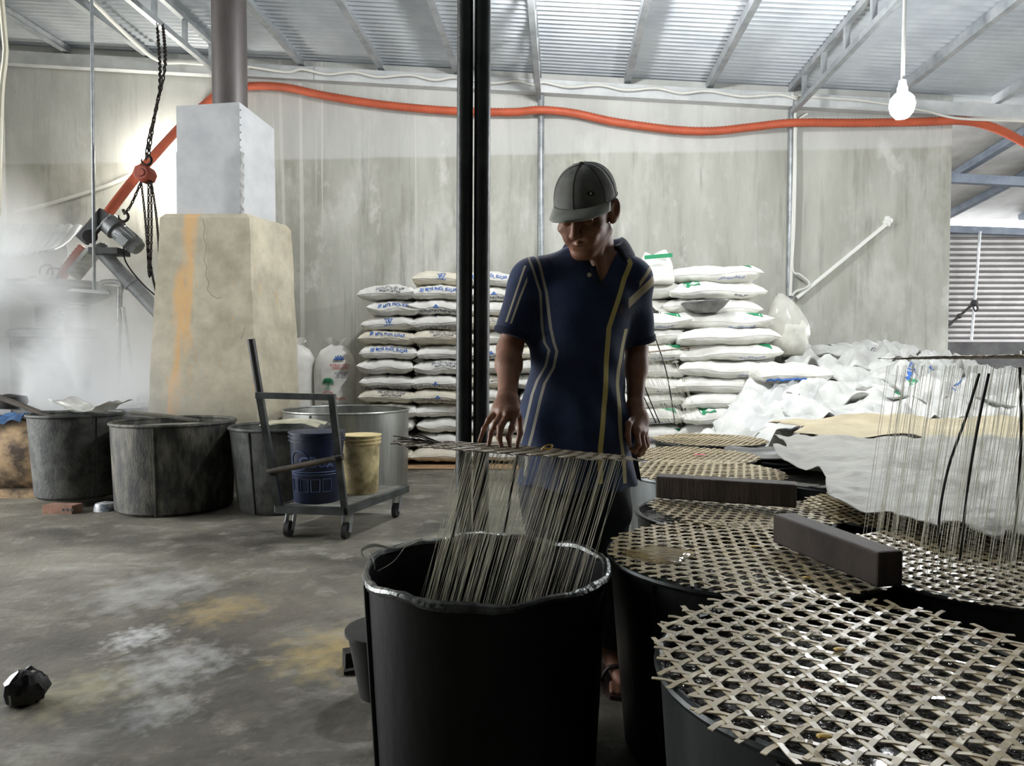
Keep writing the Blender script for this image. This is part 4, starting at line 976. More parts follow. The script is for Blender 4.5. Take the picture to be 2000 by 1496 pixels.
# three lying sacks as a base for the standing ones
for px_, wh in ((655, 'under the palm-tree sack'), (592, 'under the standing sack by the chimney')):
    stack('end', px_, 6.74, 3, [], wh, 'base sugar sacks')
def standing(px, Yc, z0, h, r, label, seed, printed):
    c = Vector((gx(px, Yc), Yc, z0)); t = empty('standing_sack', c, label, 'sack', 'standing sugar sacks')
    def fn(p, a):
        k = p.z / h
        return Vector((p.x * (1 + .05 * wob(p.z * 6, a * 2, 0, seed)), p.y * 0.72 * (1 + .05 * wob(a * 2, p.z * 7, 0, seed + 2)), p.z + 0.012 * wob(a * 3, k * 4, 0, seed) * k))
    MB().lathe([(0, 0), (r * .9, 0.005), (r, .06), (r * 1.04, h * .35), (r * 1.02, h * .62), (r * .93, h * .78), (r * .7, h * .88), (r * .36, h * .93), (r * .26, h * .945)], 36, c, fn=fn).build('bag', M_SACK, t, angle=180)
    b = MB()
    def fr(u, v):
        a = u * 2 * math.pi; rr = r * (.24 + .26 * v + .12 * v * math.sin(5 * a + seed)); return c + Vector((rr * math.cos(a), rr * .72 * math.sin(a), h * (.935 + .08 * v + .035 * v * math.sin(3 * a + seed))))
    b.grid(37, 5, fr).build('tied_neck', M_SACK, t, angle=180)
    MB().tube([c + Vector((r * .27 * math.cos(a), r * .2 * math.sin(a), h * .94)) for a in np.linspace(0, 6.1, 20)], 0.006, 6).build('tie', M_WHITE, t)
    if printed:
        S_ = lambda x, y: Vector((r * 1.05 * math.sin(x / r), -r * 1.06 * 0.72 * math.cos(x / r) - 0.006, y))
        pm = MB()
        for k in range(9):                                        # palm crown
            a = -0.4 + k * (math.pi + .8) / 8; P = [S_(-0.035 + math.cos(a) * q * .06, .36 + math.sin(a) * q * .045 - q * q * .02) for q in (0, .4, .8, 1)]
            pm.tube(P, [.006, .008, .005, .001], 4)
        for dx in (-.05, -.035, -.02): pm.tube([S_(dx, .26), S_(dx * .6 - .012, .36)], .003, 4)
        pm.build('palm_print', M_GREEN, t, world=False)
        e = MB(); e.tube([S_(-.035 + .045 * math.cos(a), .235 + .018 * math.sin(a)) for a in np.linspace(0, 6.28, 20)], .003, 4, closed=True); e.build('oval_print', M_REDP, t, world=False)
        lg = MB()
        for k in range(6):
            a = .3 + k * .5; lg.tube([S_(.07 + .01 * math.cos(a), .55 + .01 * math.sin(a)), S_(.07 + .05 * math.cos(a), .55 + .05 * math.sin(a))], [.004, .008], 4)
        lg.build('blue_emblem', M_BLUE, t, world=False)
        for y_, ln, m_ in ((.505, .10, M_REDP), (.485, .07, M_REDP), (.44, .10, M_INK), (.42, .08, M_INK), (.40, .09, M_INK), (.185, .16, M_REDP), (.165, .14, M_REDP), (.135, .17, M_INK), (.11, .15, M_INK), (.08, .14, M_INK)):
            pass
        link('red_lettering', text_mesh('ĐƯỜNG TRẮNG\nTINH LUYỆN', .026, lambda x, y: S_(x + .085, y + .49), M_REDP, .0005), t)
        link('small_lettering', text_mesh('QUẢNG NGÃI\nVIỆT NAM\nNET 50 KG', .021, lambda x, y: S_(x + .09, y + .41), M_INK, .0004), t)
        link('foot_lettering', text_mesh('CÔNG TY CỔ PHẦN', .024, lambda x, y: S_(x + .02, y + .185), M_REDP, .0004), t)
        link('foot_lettering', text_mesh('ĐƯỜNG QUẢNG NGÃI\nKHỐI LƯỢNG 50 KG', .024, lambda x, y: S_(x + .03, y + .12), M_INK, .0004), t)
standing(655, 7.0, 0.43, 0.74, 0.195, 'upright white sack printed with a green palm tree', 1.0, True)
standing(578, 7.05, 0.43, 0.74, 0.195, 'upright plain white sack half hidden by the chimney', 4.0, False)
# cardboard under the stacks
M_CARD = mat('cardboard', rgb(176, 142, 104), rgb(140, 112, 80), 6, 0.85)
b = MB(); b.grid(24, 5, lambda u, v: Vector((gx(775, 6.5) + u * 1.15, 6.42 + v * 0.6, 0.006 + 0.035 * (1 - v) * max(0, wob(u * 9, 0, 0, 2)) * (1 if v < .3 else 0)))).solo('cardboard_sheet', M_CARD, 'flattened brown cardboard under the sack stacks', 'cardboard')

# ------------------------------------------------------------------ things lying on the stacks
M_BOWL = mat('dented_aluminium', rgb(130, 130, 128), rgb(88, 88, 86), 8, 0.4, 0.75, bump=0.1)
def bowl_thing(c, r, h, label, name, tilt=0.0):
    t = empty(name, c, label, 'bowl'); t.rotation_euler = (tilt, R(-4), 0)
    MB().lathe([(0, 0), (r * .45, .0), (r * .8, h * .45), (r, h), (r + .012, h), (r + .012, h - .005), (r * .82, h * .4), (r * .47, -.006), (0, -.006)], 36).build('bowl', M_BOWL, t, world=False)
    MB().tube([Vector((r * math.cos(a), r * math.sin(a), h)) for a in np.linspace(0, 2 * math.pi, 40, endpoint=False)], .006, 6, closed=True).build('rolled_rim', M_BOWL, t, world=False)
bowl_thing((gx(1377, 6.13), 6.13, 1.392), .19, .09, 'dented grey metal bowl perched on the sacks', 'metal_bowl')
b = MB(); c0 = Vector((gx(1272, 6.2), 6.2, 1.405))
b.grid(14, 12, lambda u, v: c0 + Vector(((u - .5) * .14, (v - .5) * .12, .045 * math.cos((u - .5) * 3) * math.cos((v - .5) * 3) + .02 * wob(u * 9, v * 9, 0, 4) - .02))).solo('dark_rag', mat('dark_cloth', rgb(62, 54, 48), rgb(40, 36, 33), 8, .9), 'small dark rag on the sacks beside the shoulder', 'rag')
def slumped(c, w_, d_, h_, seed, m, name, label, cat, taper=.55, group=None):
    b = MB(); n, k_ = 30, 12; vs = []; fs = []
    for i in range(k_ + 1):
        q = i / k_
        for k in range(n):
            a = 2 * math.pi * k / n; rr = (1 - (1 - taper) * q ** 1.6) * (1 + .10 * wob(math.cos(a) * 2.4, math.sin(a) * 2.4, q * 3, seed) + .05 * wob(math.cos(a) * 7, math.sin(a) * 7, q * 9, seed + 1))
            if i == 0: rr *= .85
            vs.append(Vector(c) + Vector((math.cos(a) * w_ * rr, math.sin(a) * d_ * rr, h_ * q * (1 + .10 * math.sin(2 * a + seed)))))
    for i in range(k_):
        for k in range(n):
            l = (k + 1) % n; fs.append((i * n + k, i * n + l, (i + 1) * n + l, (i + 1) * n + k))
    fs.append(tuple(reversed(range(n)))); fs.append(tuple(range(k_ * n, (k_ + 1) * n)))
    return b.add(vs, fs)
c0 = (gx(1278, 6.3), 6.3, 0.012 + 12 * .137 - .012)
t = empty('open_sack', c0, 'half-empty open sack with a green band on top of the stack by the man', 'sack')
slumped(c0, .18, .14, .27, 3, M_SACK, '', '', '').build('bag', M_SACK, t, angle=180)
b = MB(); b.grid(14, 3, lambda u, v: Vector(c0) + Vector(((u - .5) * .24, -.155 + .02 * abs(u - .5), .20 + .035 * v + .02 * u))).build('green_band', M_GREEN, t)
# clear plastic bag beside the tall stack
M_CLEAR = mat('clear_plastic', rgb(214, 212, 202), rgb(190, 188, 178), 6, .12, alpha=.55, bump=.6, bscale=10)
hb = 0.50
c0 = (gx(1540, 6.35), 6.35, at_y(1540, 697, 6.35).z)
t = empty('clear_bag', c0, 'big bulging clear plastic bag beside the tallest stack', 'bag')
b = MB(); n, k_ = 36, 20; vs = []; fs = []
for i in range(k_ + 1):
    q = i / k_; prof_ = math.sin(math.pi * min(1, .06 + q * .93)) ** .6 * (1.08 - .35 * q)
    for k in range(n):
        a = 2 * math.pi * k / n; rr = .2 * prof_ * (1 + .07 * wob(math.cos(a) * 3, math.sin(a) * 3, q * 4, 2) + .03 * wob(math.cos(a) * 9, math.sin(a) * 9, q * 14, 5))
        vs.append(Vector(c0) + Vector((math.cos(a) * rr - .08 * q * q, math.sin(a) * rr * .8, .56 * q)))
for i in range(k_):
    for k in range(n):
        l = (k + 1) % n; fs.append((i * n + k, i * n + l, (i + 1) * n + l, (i + 1) * n + k))
b.add(vs, fs).build('film', M_CLEAR, t, angle=180)
b = MB(); b.lathe([(0, 0.02), (.12, .02), (.16, .12), (.15, .28), (.10, .38), (0, .42)], 24, c0, fn=lambda p, a: p * (1 + .06 * wob(p.x * 20, p.y * 20, p.z * 14, 3))).build('folded_bags', mat('bag_stuffing', rgb(206, 204, 194), rgb(180, 178, 168), 9, .8, bump=.6, bscale=20), t, angle=180)

# ------------------------------------------------------------------ heap of empty sacks
def creases(x, y, seed, amp):
    rs = random.Random(seed); h = 0.0
    for i in range(5):
        a = rs.uniform(0, math.pi); k = rs.uniform(2.2, 4.6) * (1 + .55 * i); ph = rs.uniform(0, 6)
        w_ = (x * math.cos(a) + y * math.sin(a)) * k + ph + .7 * math.sin(2.1 * (x * math.sin(a) - y * math.cos(a)) * 2 + ph)
        h += ((1 - abs(math.sin(w_))) ** 1.3 - .3) * amp * math.sin(1.3 * (x * math.sin(a) - y * math.cos(a)) * k + ph * 2) / (1 + .7 * i)
    return h
def heap_z(x, y):
    t_ = max(0, min(1, (y - 4.5) / 2.4)); z = .50 + .62 * t_ ** .9
    z -= .28 * max(0, min(1, (x - 3.6) / 1.2)) * t_ + .45 * max(0, min(1, (1.75 - x + (y - 4.5) * .18) / .5)) * .6
    return z + .03 * wob(x * 3, y * 3, 0, 6)
b = MB(); b.grid(40, 28, lambda u, v: (lambda x, y: Vector((x, y, max(.02, (heap_z(x, y) - .11) * min(1, 9 * u, 9 * (1 - u), 9 * v, 9 * (1 - v)) + creases(x, y, 77, .05)))))(1.55 + u * 3.9, 4.55 + v * 2.75))
b.solo('folded_sack_heap', M_EMPTY, 'packed layers of folded empty sacks under the loose ones', 'sacks', kind='stuff', angle=180)
def empty_sack(px, py, Y, w_, l_, rz, seed, label, amp=.06, tx=0.0, ty=0.0, prn=None, m=None):
    g = at_y(px, py, Y); x0, y0 = g.x, Y; z0 = max(heap_z(x0, y0), g.z - .06)
    t = empty('empty_sack', (x0, y0, z0), label, 'sack', 'loose empty sacks on the heap', rz)
    def fn(u, v, off=0.0):
        a, q = (u - .5) * w_, (v - .5) * l_
        ca, sa = math.cos(rz), math.sin(rz); wx, wy = x0 + ca * a - sa * q, y0 + sa * a + ca * q
        dzh = (heap_z(wx, wy) - heap_z(x0, y0)) * .85
        e = max(abs(u - .5), abs(v - .5)) * 2
        return Vector((a * (1 - .06 * wob(q * 6, a * 4, 0, seed)), q * (1 - .06 * wob(a * 6, q * 5, 0, seed + 2)), dzh + creases(a * 1.6, q * 1.6, seed, amp) + tx * a + ty * q + .05 * wob(a * 5, q * 5, 0, seed) - .03 * e ** 4 + off))
    bb = MB(); nu, nv = 30, 26
    bb.grid(nu, nv, lambda u, v: fn(u, v, .012)); k0 = len(bb.v)
    bb.grid(nu, nv, lambda u, v: fn(u, v, -.03 * min(1, 8 * min(u, 1 - u, v, 1 - v))))
    rim = [(i, 0) for i in range(nu)] + [(nu - 1, j) for j in range(1, nv)] + [(i, nv - 1) for i in range(nu - 2, -1, -1)] + [(0, j) for j in range(nv - 2, 0, -1)]
    for q in range(len(rim)):
        i, j = rim[q]; i2, j2 = rim[(q + 1) % len(rim)]
        bb.f.append((i * nv + j, i2 * nv + j2, k0 + i2 * nv + j2, k0 + i * nv + j)); bb.mi.append(0)
    bb.build('cloth', m or M_EMPTY, t, world=False, angle=180)
    if prn:
        kind, u0, v0, uw, vw, m_ = prn
        pb_ = MB()
        if kind == 'patch': pb_.grid(10, 10, lambda u, v: fn(u0 + u * uw, v0 + v * vw, .018)); pb_.build('printed_corner', m_, t, world=False, angle=180)
        else:
            me = text_mesh(kind, .07, lambda x, y: fn(max(.03, min(.97, u0 + x / w_)), max(.03, min(.97, v0 + y / l_)), .018), m_, .001); link('lettering', me, t)
    return t
ES = [  # px, py, Y, width, length, turn, extra
    (1450, 835, 4.95, .55, .7, .5, None), (1540, 820, 5.0, .9, .55, .12, None), (1640, 822, 5.0, .9, .55, -.1, None), (1745, 828, 4.95, .85, .6, .2, None), (1850, 826, 4.95, .9, .55, -.2, None), (1950, 830, 4.9, .85, .6, .1, None),
    (1560, 786, 5.4, .9, .6, .35, None), (1660, 782, 5.45, .95, .6, -.25, None), (1748, 772, 5.4, .6, .5, .7, ('patch', .02, .02, .5, .3, M_GREEN)), (1838, 786, 5.4, .9, .55, .15, ('MITR PHOL', .5, .45, 0, 0, M_BLUE)), (1930, 782, 5.4, .9, .6, -.35, None),
    (1680, 745, 5.8, .95, .6, .1, None), (1800, 738, 5.75, .95, .5, .75, ('MITR PHOL SUGAR', .5, .5, 0, 0, M_BLUE)), (1912, 742, 5.8, .9, .6, -.3, ('patch', .86, .3, .12, .5, M_BLUE)), (1990, 752, 5.75, .8, .6, .4, None),
    (1640, 706, 6.35, 1.0, .55, .05, None), (1610, 690, 6.7, .75, .5, -.3, None), (1725, 690, 6.6, .7, .6, .45, ('NET WT', .45, .55, 0, 0, M_INK)), (1775, 695, 6.55, .7, .55, -.4, None), (1880, 722, 6.3, .9, .6, .3, None), (1975, 735, 6.2, .8, .55, -.2, None)]
ROWN = {4.9: 'front edge', 5.4: 'second row', 5.75: 'third row', 6.3: 'back slope'}
cnt = {}
NM = ['lying against the stack foot', 'next to the clear film', 'in the middle', 'just past the middle', 'nearer the hanging strings', 'farthest out']
for i, (px, py, Y, w_, l_, rz, pr) in enumerate(ES):
    rn = 'front edge' if Y < 5.2 else 'second tier' if Y < 5.6 else 'third tier' if Y < 6.1 else 'wall side'
    k = cnt.get(rn, 0); cnt[rn] = k + 1
    ex = '' if not pr else (' with a green corner' if pr[4] == M_GREEN else ' with blue print' if pr[4] == M_BLUE else ' with dark print')
    empty_sack(px, py, Y, w_, l_, rz, 31 + i * 5, 'crumpled empty sack%s, %s from the stacks at the heap\'s %s' % (ex, ORD[k], rn), .15 if Y > 5.2 else .10, prn=pr)
put_sack('end', 2, (gx(1566, 5.5), 5.9, heap_z(gx(1566, 5.5), 5.7) - .02), -.1, 'full white sack with a blue edge below the clear bag', 'stacked sugar sacks')
bl = bpy.data.objects[-1] if False else None
s_ = VAR['end'][2]; lb = [o for o in COL.objects if o.get('label') == 'full white sack with a blue edge below the clear bag'][0]
b = MB(); b.tube([s_.front(-.22 + .44 * k / 16, -.03, .003) for k in range(17)], .009, 6); b.build('blue_edge', M_BLUE, lb, world=False)
# clear film over the sacks
b = MB(); q0, q1, q2, q3 = at_y(1432, 842, 4.75), at_y(1560, 862, 4.62), at_y(1610, 745, 5.6), at_y(1520, 760, 5.6)
b.grid(26, 26, lambda u, v: q0.lerp(q1, u).lerp(q3.lerp(q2, u), v) + Vector((0, 0, .05 + creases(u * .9, v * 1.2, 5, .07) + .05 * wob(u * 5, v * 5, 0, 1))))
b.solo('clear_film', mat('clear_film', rgb(226, 228, 228), rough=.1, alpha=.42, bump=.5, bscale=9, c2=rgb(206, 208, 208)), 'wrinkled clear plastic film trailing off the sack heap', 'film', angle=180)
# ================================================================== the pair of dark poles
YPO = 2.55
for x0, x1, lb in ((909, 905, 'dark steel pole, the one farther from the man'), (943, 939, 'dark steel pole standing closest to the arm')):
    a_ = at_y(x0, 0, YPO); xt = a_.x; b_ = at_y(x1, 1040, YPO)
    sl = (a_.x - b_.x) / (a_.z - b_.z)
    zt_ = roof_z(Vector((xt, YPO, 0)).dot(WT)) - .02
    MB().cyl(Vector((b_.x - sl * b_.z, YPO, 0)), Vector((b_.x + sl * (zt_ - b_.z), YPO, zt_)), 0.0285, 24).solo('steel_pole', M_DARKPOLE, lb, 'pole', 'pair of dark poles')

# ================================================================== syrup drums with woven trays
M_ALD = mat('dull_aluminium', rgb(34, 37, 37), rgb(70, 73, 72), 6, .42, .7, stretch=(1.5, 1.5, .5), bump=.1, bscale=30, lo=.3, hi=.75)
M_ALD2 = mat('grey_aluminium', rgb(120, 124, 124), rgb(92, 96, 96), 6, .45, .7, stretch=(1.5, 1.5, .4), bump=.06)
M_SYR = mat('dark_syrup', rgb(46, 42, 36), rgb(24, 22, 19), 9, .05, 0.0, bump=1.0, bscale=55, coat=.3)
next(n for n in M_SYR.node_tree.nodes if n.type == 'BUMP').inputs['Distance'].default_value = .025
M_BAM = mat('wet_bamboo', rgb(198, 182, 146), rgb(142, 126, 96), 22, .34, 0.0, stretch=(1, 1, 1), lo=.3, hi=.75, coat=.35)
M_BAMD = mat('stained_bamboo', rgb(92, 78, 60), rgb(140, 122, 92), 24, .5, 0.0)
PIT, SW, STK = 0.036, 0.0085, 0.0016
def kagome(radius, seed, pitch=PIT, sw=SW, over=.02, rot=0.0, ext=None):
    """three families of strips at 60 degrees, each strip passing over one family and under the next; returns a list of (mesh builder, family)"""
    rs = random.Random(seed); out = []
    dirs = [math.radians(90 + 120 * k) + rot for k in range(3)]; nrm = [Vector((math.cos(a), math.sin(a))) for a in dirs]
    n = int(radius / pitch) + 1
    for f in range(3):
        nv = nrm[f]; tv = Vector((-nv.y, nv.x))
        for i in range(-n, n + 1):
            d = (i + 1 / 6) * pitch
            if abs(d) > radius * .985: continue
            hl = math.sqrt(radius * radius - d * d); e0, e1 = -hl - rs.uniform(-.2, 1) * over, hl + rs.uniform(-.2, 1) * over
            st = []
            for g in range(3):
                if g == f: continue
                den = tv.dot(nrm[g]); sgn = 1 if (g - f) % 3 == 1 else -1
                for j in range(-2 * n, 2 * n + 1):
                    s = ((j + 1 / 6) * pitch - d * nv.dot(nrm[g])) / den
                    if e0 + .004 < s < e1 - .004: st.append((s, sgn))
            st.sort(); st = [(e0, 0)] + st + [(e1, 0)]
            w_ = sw * rs.uniform(.85, 1.15) / 2; bend = rs.uniform(-.003, .003); tw = rs.uniform(-.12, .12)
            b = MB(); vs = []; fs = []
            for q, (s, sg) in enumerate(st):
                p = nv * (d + bend * math.sin(s / radius * 2)) + tv * s; z = sg * STK * .62 + .002 * wob(p.x * 9, p.y * 9, 0, seed)
                for (o, h_) in ((-w_, STK / 2), (w_, STK / 2), (w_, -STK / 2), (-w_, -STK / 2)):
                    pp = p + nv * o; vs.append((pp.x, pp.y, z + h_ + o * tw))
            for q in range(len(st) - 1):
                for k in range(4):
                    l = (k + 1) % 4; fs.append((q * 4 + k, q * 4 + l, q * 4 + 4 + l, q * 4 + 4 + k))
            fs.append((3, 2, 1, 0)); m_ = (len(st) - 1) * 4; fs.append((m_, m_ + 1, m_ + 2, m_ + 3))
            b.add(vs, fs); out.append(b)
    return out
def tray(c, radius, seed, label, rot=0.0, single=True, tilt=(0, 0), pitch=PIT, over=.02, m=None, group='woven bamboo trays', name='bamboo_tray'):
    t = empty(name, c, label, 'tray', group); t.rotation_euler = (tilt[0], tilt[1], 0)
    L = kagome(radius, seed, pitch, over=over, rot=rot)
    if single:
        for b in L: b.build('strip', m or M_BAM, t, smooth=False, world=False)
    else:
        j = MB()
        for b in L: j.add(b.v, b.f)
        j.build('woven_strips', m or M_BAM, t, smooth=False, world=False)['kind'] = 'stuff'
    return t
RZ = 0.50
G2 = 'syrup drums with trays'
def syrup_drum(px, py, z, r, label, m=M_ALD, h=None, liq=.02, **k):
    g = at_z(px, py, z)
    return g, drum('syrup_drum', (g.x, g.y), r, r * .88, z, 0.0, m, label, M_SYR, liq, seam=k.pop('seam', None), group=G2, rim_r=.009, **k)
# nearest drum: wide tray with strips poking out
gA, dA = syrup_drum(1672, 1318, .50, .305, 'nearest dark syrup drum at the corner under the large tray', seam=-2.3)
tray((gA.x + .012, gA.y, .515), .318, 1, 'nearest wet bamboo tray with strip ends poking out all round', rot=R(40), over=.035, pitch=.037, tilt=(R(1.5), 0))
gB, dB = syrup_drum(1452, 1086, .50, .335, 'dark syrup drum right behind the nearest one, under the long block', seam=-2.5)
tray((gB.x + .015, gB.y, .512), .345, 2, 'bamboo tray carrying one end of the slanting wooden block', rot=R(20), over=.018, pitch=.034)
gC, dC = syrup_drum(1432, 1004, .50, .305, 'syrup drum showing a crescent of black syrup beside its tray', M_ALD)
tray((gC.x + .035, gC.y + .02, .512), .285, 3, 'bamboo tray slid aside on a drum, behind the slanting block', rot=R(3), pitch=.033, tilt=(0, R(1.2)))
gD, dD = syrup_drum(1372, 925, .50, .325, 'grey syrup drum next to the trouser leg, under the straight beam', M_ALD2)
tray((gD.x, gD.y, .512), .335, 4, 'bamboo tray beneath the straight dark beam beside the man', rot=R(12), single=False, pitch=.033)
gE, dE = syrup_drum(1350, 893, .50, .31, 'syrup drum second before the stacks, with a pink scrap on its tray', M_ALD2)
tray((gE.x, gE.y, .512), .32, 5, 'far bamboo tray with a pink scrap lying on it', single=False, pitch=.03)
gF, dF = syrup_drum(1385, 862, .50, .32, 'farthest syrup drum at the foot of the sack stacks', M_ALD)
tray((gF.x, gF.y, .512), .33, 6, 'farthest bamboo tray below the small raised one', single=False, pitch=.03)
# second column, by the tarps
gG, dG = syrup_drum(1925, 1112, .50, .30, 'syrup drum under the raised tray with many strings', M_ALD)
tray((gG.x, gG.y, .512), .31, 7, 'bamboo tray glittering under the curtain of hanging strings', rot=R(30), pitch=.030, tilt=(R(1), 0))
gH, dH = syrup_drum(1790, 1004, .50, .31, 'syrup drum half covered by the grey tarp', M_ALD)
tray((gH.x - .01, gH.y, .512), .32, 8, 'bamboo tray slipping out from under the grey tarp', rot=R(30), single=False, pitch=.030)
gI, dI = syrup_drum(1640, 938, .48, .31, 'syrup drum in the shadow behind the grey tarp edge', M_ALD)
gJ, dJ = syrup_drum(1530, 893, .48, .30, 'syrup drum with a dented lid by the cream tarp', M_ALD)
MB().lathe([(0, .005), (.27, .0), (.30, .012), (.30, .018), (.26, .012), (0, .018)], 36, (gJ.x, gJ.y, .492), fn=lambda p, a: p + Vector((0, 0, .01 * math.sin(3 * a)))).solo('dented_lid', M_BOWL, 'dented metal lid on the drum by the cream tarp', 'lid')
gK, dK = syrup_drum(2010, 985, .46, .31, 'syrup drum under the middle of the grey tarp', M_ALD)
gL, dL = syrup_drum(1850, 930, .46, .31, 'syrup drum under the far part of the grey tarp', M_ALD)
p_ = Vector((gE.x + .03, gE.y - .05, .52))
MB().grid(5, 4, lambda u, v: p_ + Vector(((u - .5) * .05, (v - .5) * .03, .004 * wob(u * 6, v * 6)))).solo('pink_scrap', mat('pink_paper', rgb(208, 110, 120), rough=.8), 'tiny pink scrap on a far bamboo tray', 'scrap')
# drops of syrup clinging to the wet strips
M_DROP = mat('syrup_drop', (1, 1, 1, 1), rough=.02, trans=1.0); nodes_of(M_DROP)[2].inputs['IOR'].default_value = 1.4
for g_, rr_, sd in ((gA, .30, 3), (gB, .32, 5), (gG, .29, 8), (gC, .26, 11)):
    tb = min((o for o in COL.objects if o.name.startswith('bamboo_tray') and o.parent is None), key=lambda o: (o.location.xy - g_.xy).length)
    rd = random.Random(sd); dr = MB()
    for k in range(300):
        a = rd.uniform(0, 6.283); r_ = rr_ * math.sqrt(rd.random()); q = rd.uniform(.0014, .0032)
        dr.ball((r_ * math.cos(a), r_ * math.sin(a), .0022), q, 8, 5, sx=rd.uniform(1, 1.7), sz=.7)
    dr.build('syrup_drops', M_DROP, tb, world=False)['kind'] = 'stuff'
# yellow bits of leaf on the trays
M_YEL = mat('yellow_crumb', rgb(186, 150, 50), rough=.5)
for (px, py, g_, z_, lb) in ((1640, 1268, gA, .522, 'yellow crumb in the middle of the nearest tray'), (1610, 1437, gA, .522, 'yellow crumb at the near rim of the nearest tray'), (1575, 1128, gB, .52, 'yellow crumb at the back edge of the nearest tray'), (1473, 1067, gB, .52, 'yellow crumb in the middle of the second tray')):
    q = at_z(px, py, z_); MB().ball(q, .008, 8, 5, sx=1.4, sy=.8, sz=.35).solo('syrup_crumb', M_YEL, lb, 'crumb', 'yellow crumbs')
# yellowed crust on the second tray
M_CRUST = mat('amber_crust', rgb(170, 146, 84), rgb(120, 102, 60), 16, .15, bump=.7, bscale=30, alpha=.5)
q = at_z(1290, 1082, .516); MB().lathe([(0, .005), (.04, .005), (.065, .002), (.07, -.002)], 28, q, sx=1.2, fn=lambda p, a: Vector((p.x * (1 + .2 * math.sin(3 * a)), p.y * (1 + .15 * math.cos(4 * a)), p.z))).solo('sugar_crust', M_CRUST, 'amber sugar crust on the near side of the second tray', 'crust')

# wooden block and beam
M_BLK = mat('dark_timber', rgb(42, 35, 30), rgb(70, 59, 51), 5, .7, stretch=(6, 1, 1), bump=.2, bscale=26)
def timber(a, b, w_, h_, label, name):
    d_ = (Vector(b) - Vector(a)); t = MB()
    t.bar(a, b, w_, h_); o = t.solo(name, M_BLK, label, 'timber', smooth=False)
    md_ = o.modifiers.new('edges', 'BEVEL'); md_.width = .006; md_.segments = 2
    return o
a_, b_ = at_z(1522, 1022, .60), at_z(1738, 1105, .60)
a_.z = b_.z = .52 + .045; 
timber(at_z(1530, 1030, .565), at_z(1740, 1112, .565), .062, .075, 'short dark timber block lying slantwise across the trays', 'timber_block')
timber(at_z(1284, 948, .565), at_z(1556, 966, .565), .07, .075, 'straight dark timber beam lying across the tray by the man', 'timber_beam')

# ================================================================== the drum in front and the raised tray
gM = at_z(950, 1106, .50)
M_FRONT = mat('front_drum_metal', rgb(10, 12, 12), rgb(30, 33, 31), 5, .45, .4, stretch=(1.6, 1.6, .6), bump=.15, bscale=26, lo=.3, hi=.8)
dM = drum('dipping_drum', (gM.x, gM.y), .288, .262, .50, 0.0, M_FRONT, 'large black dipping drum in the foreground, its rim beaten and shiny', M_SYR, .30, seam=-2.75, group=G2, rim_r=.010, irregular=.008, n=72)
rimob = [o for o in dM.children if o.name.startswith('rim')][0]; rimob.data.materials.clear(); rimob.data.materials.append(mat('beaten_rim', rgb(120, 123, 120), rgb(60, 63, 62), 20, .35, .85, bump=.4, bscale=60))
ws = MB()
for k in range(3):
    ws.tube(spline([at_y(712, 1090, gM.y), at_y(706, 1078 - k * 3, gM.y), at_y(730, 1067 - k * 2, gM.y + .02), at_y(770, 1070, gM.y + .05), at_y(800, 1058 + k * 3, gM.y + .1), at_y(825, 1052, gM.y + .16)], 8), .0016, 5)
ws.tube(spline([at_y(724, 1078, gM.y), at_y(730, 1095, gM.y), at_y(732, 1112, gM.y + .01)], 6), .0018, 5)
ws.tube(spline([at_y(795, 1062, gM.y + .1), at_y(770, 1095, gM.y + .1), at_y(738, 1115, gM.y + .06)], 6), .0012, 5)
ws.build('loose_wire', M_CABLE, dM)

def strings(top_pts, bot_fn, name, parent, m, r0, rnd, seg=6, sag=.0):
    b = MB()
    for p in top_pts:
        q = bot_fn(p); b.tube([p.lerp(q, k / seg) + Vector((sag * math.sin(math.pi * k / seg) * rnd.uniform(-1, 1), 0, 0)) for k in range(seg + 1)], r0 * rnd.uniform(.7, 1.2), 3, caps=False)
    o = b.build(name, m, parent); o['kind'] = 'stuff'; return o
M_STR = mat('wet_string', rgb(226, 224, 212), rough=.4)
N_, L_, B_ = nodes_of(M_STR); tl_ = N_.new('ShaderNodeBsdfTranslucent'); tl_.inputs['Color'].default_value = rgb(226, 224, 212); ms_ = N_.new('ShaderNodeMixShader'); ms_.inputs[0].default_value = .5
L_.new(B_.outputs[0], ms_.inputs[1]); L_.new(tl_.outputs[0], ms_.inputs[2]); L_.new(ms_.outputs[0], N_['Material Output'].inputs['Surface'])
# raised tray: seen almost edge-on, tipped towards the viewer
TC = at_y(1008, 878, 1.74)
tl, tr = at_y(772, 861, 1.74), at_y(1246, 895, 1.74)
rollT = math.atan2(tl.z - tr.z, tr.x - tl.x)
rt_ = tray(TC, .285, 21, 'raised bamboo tray held flat by the man over the front drum', rot=R(20), over=.03, pitch=.033, tilt=(R(-5.2), rollT), m=mat('dry_bamboo', rgb(150, 138, 112), rgb(104, 94, 76), 24, .5), name='raised_tray')
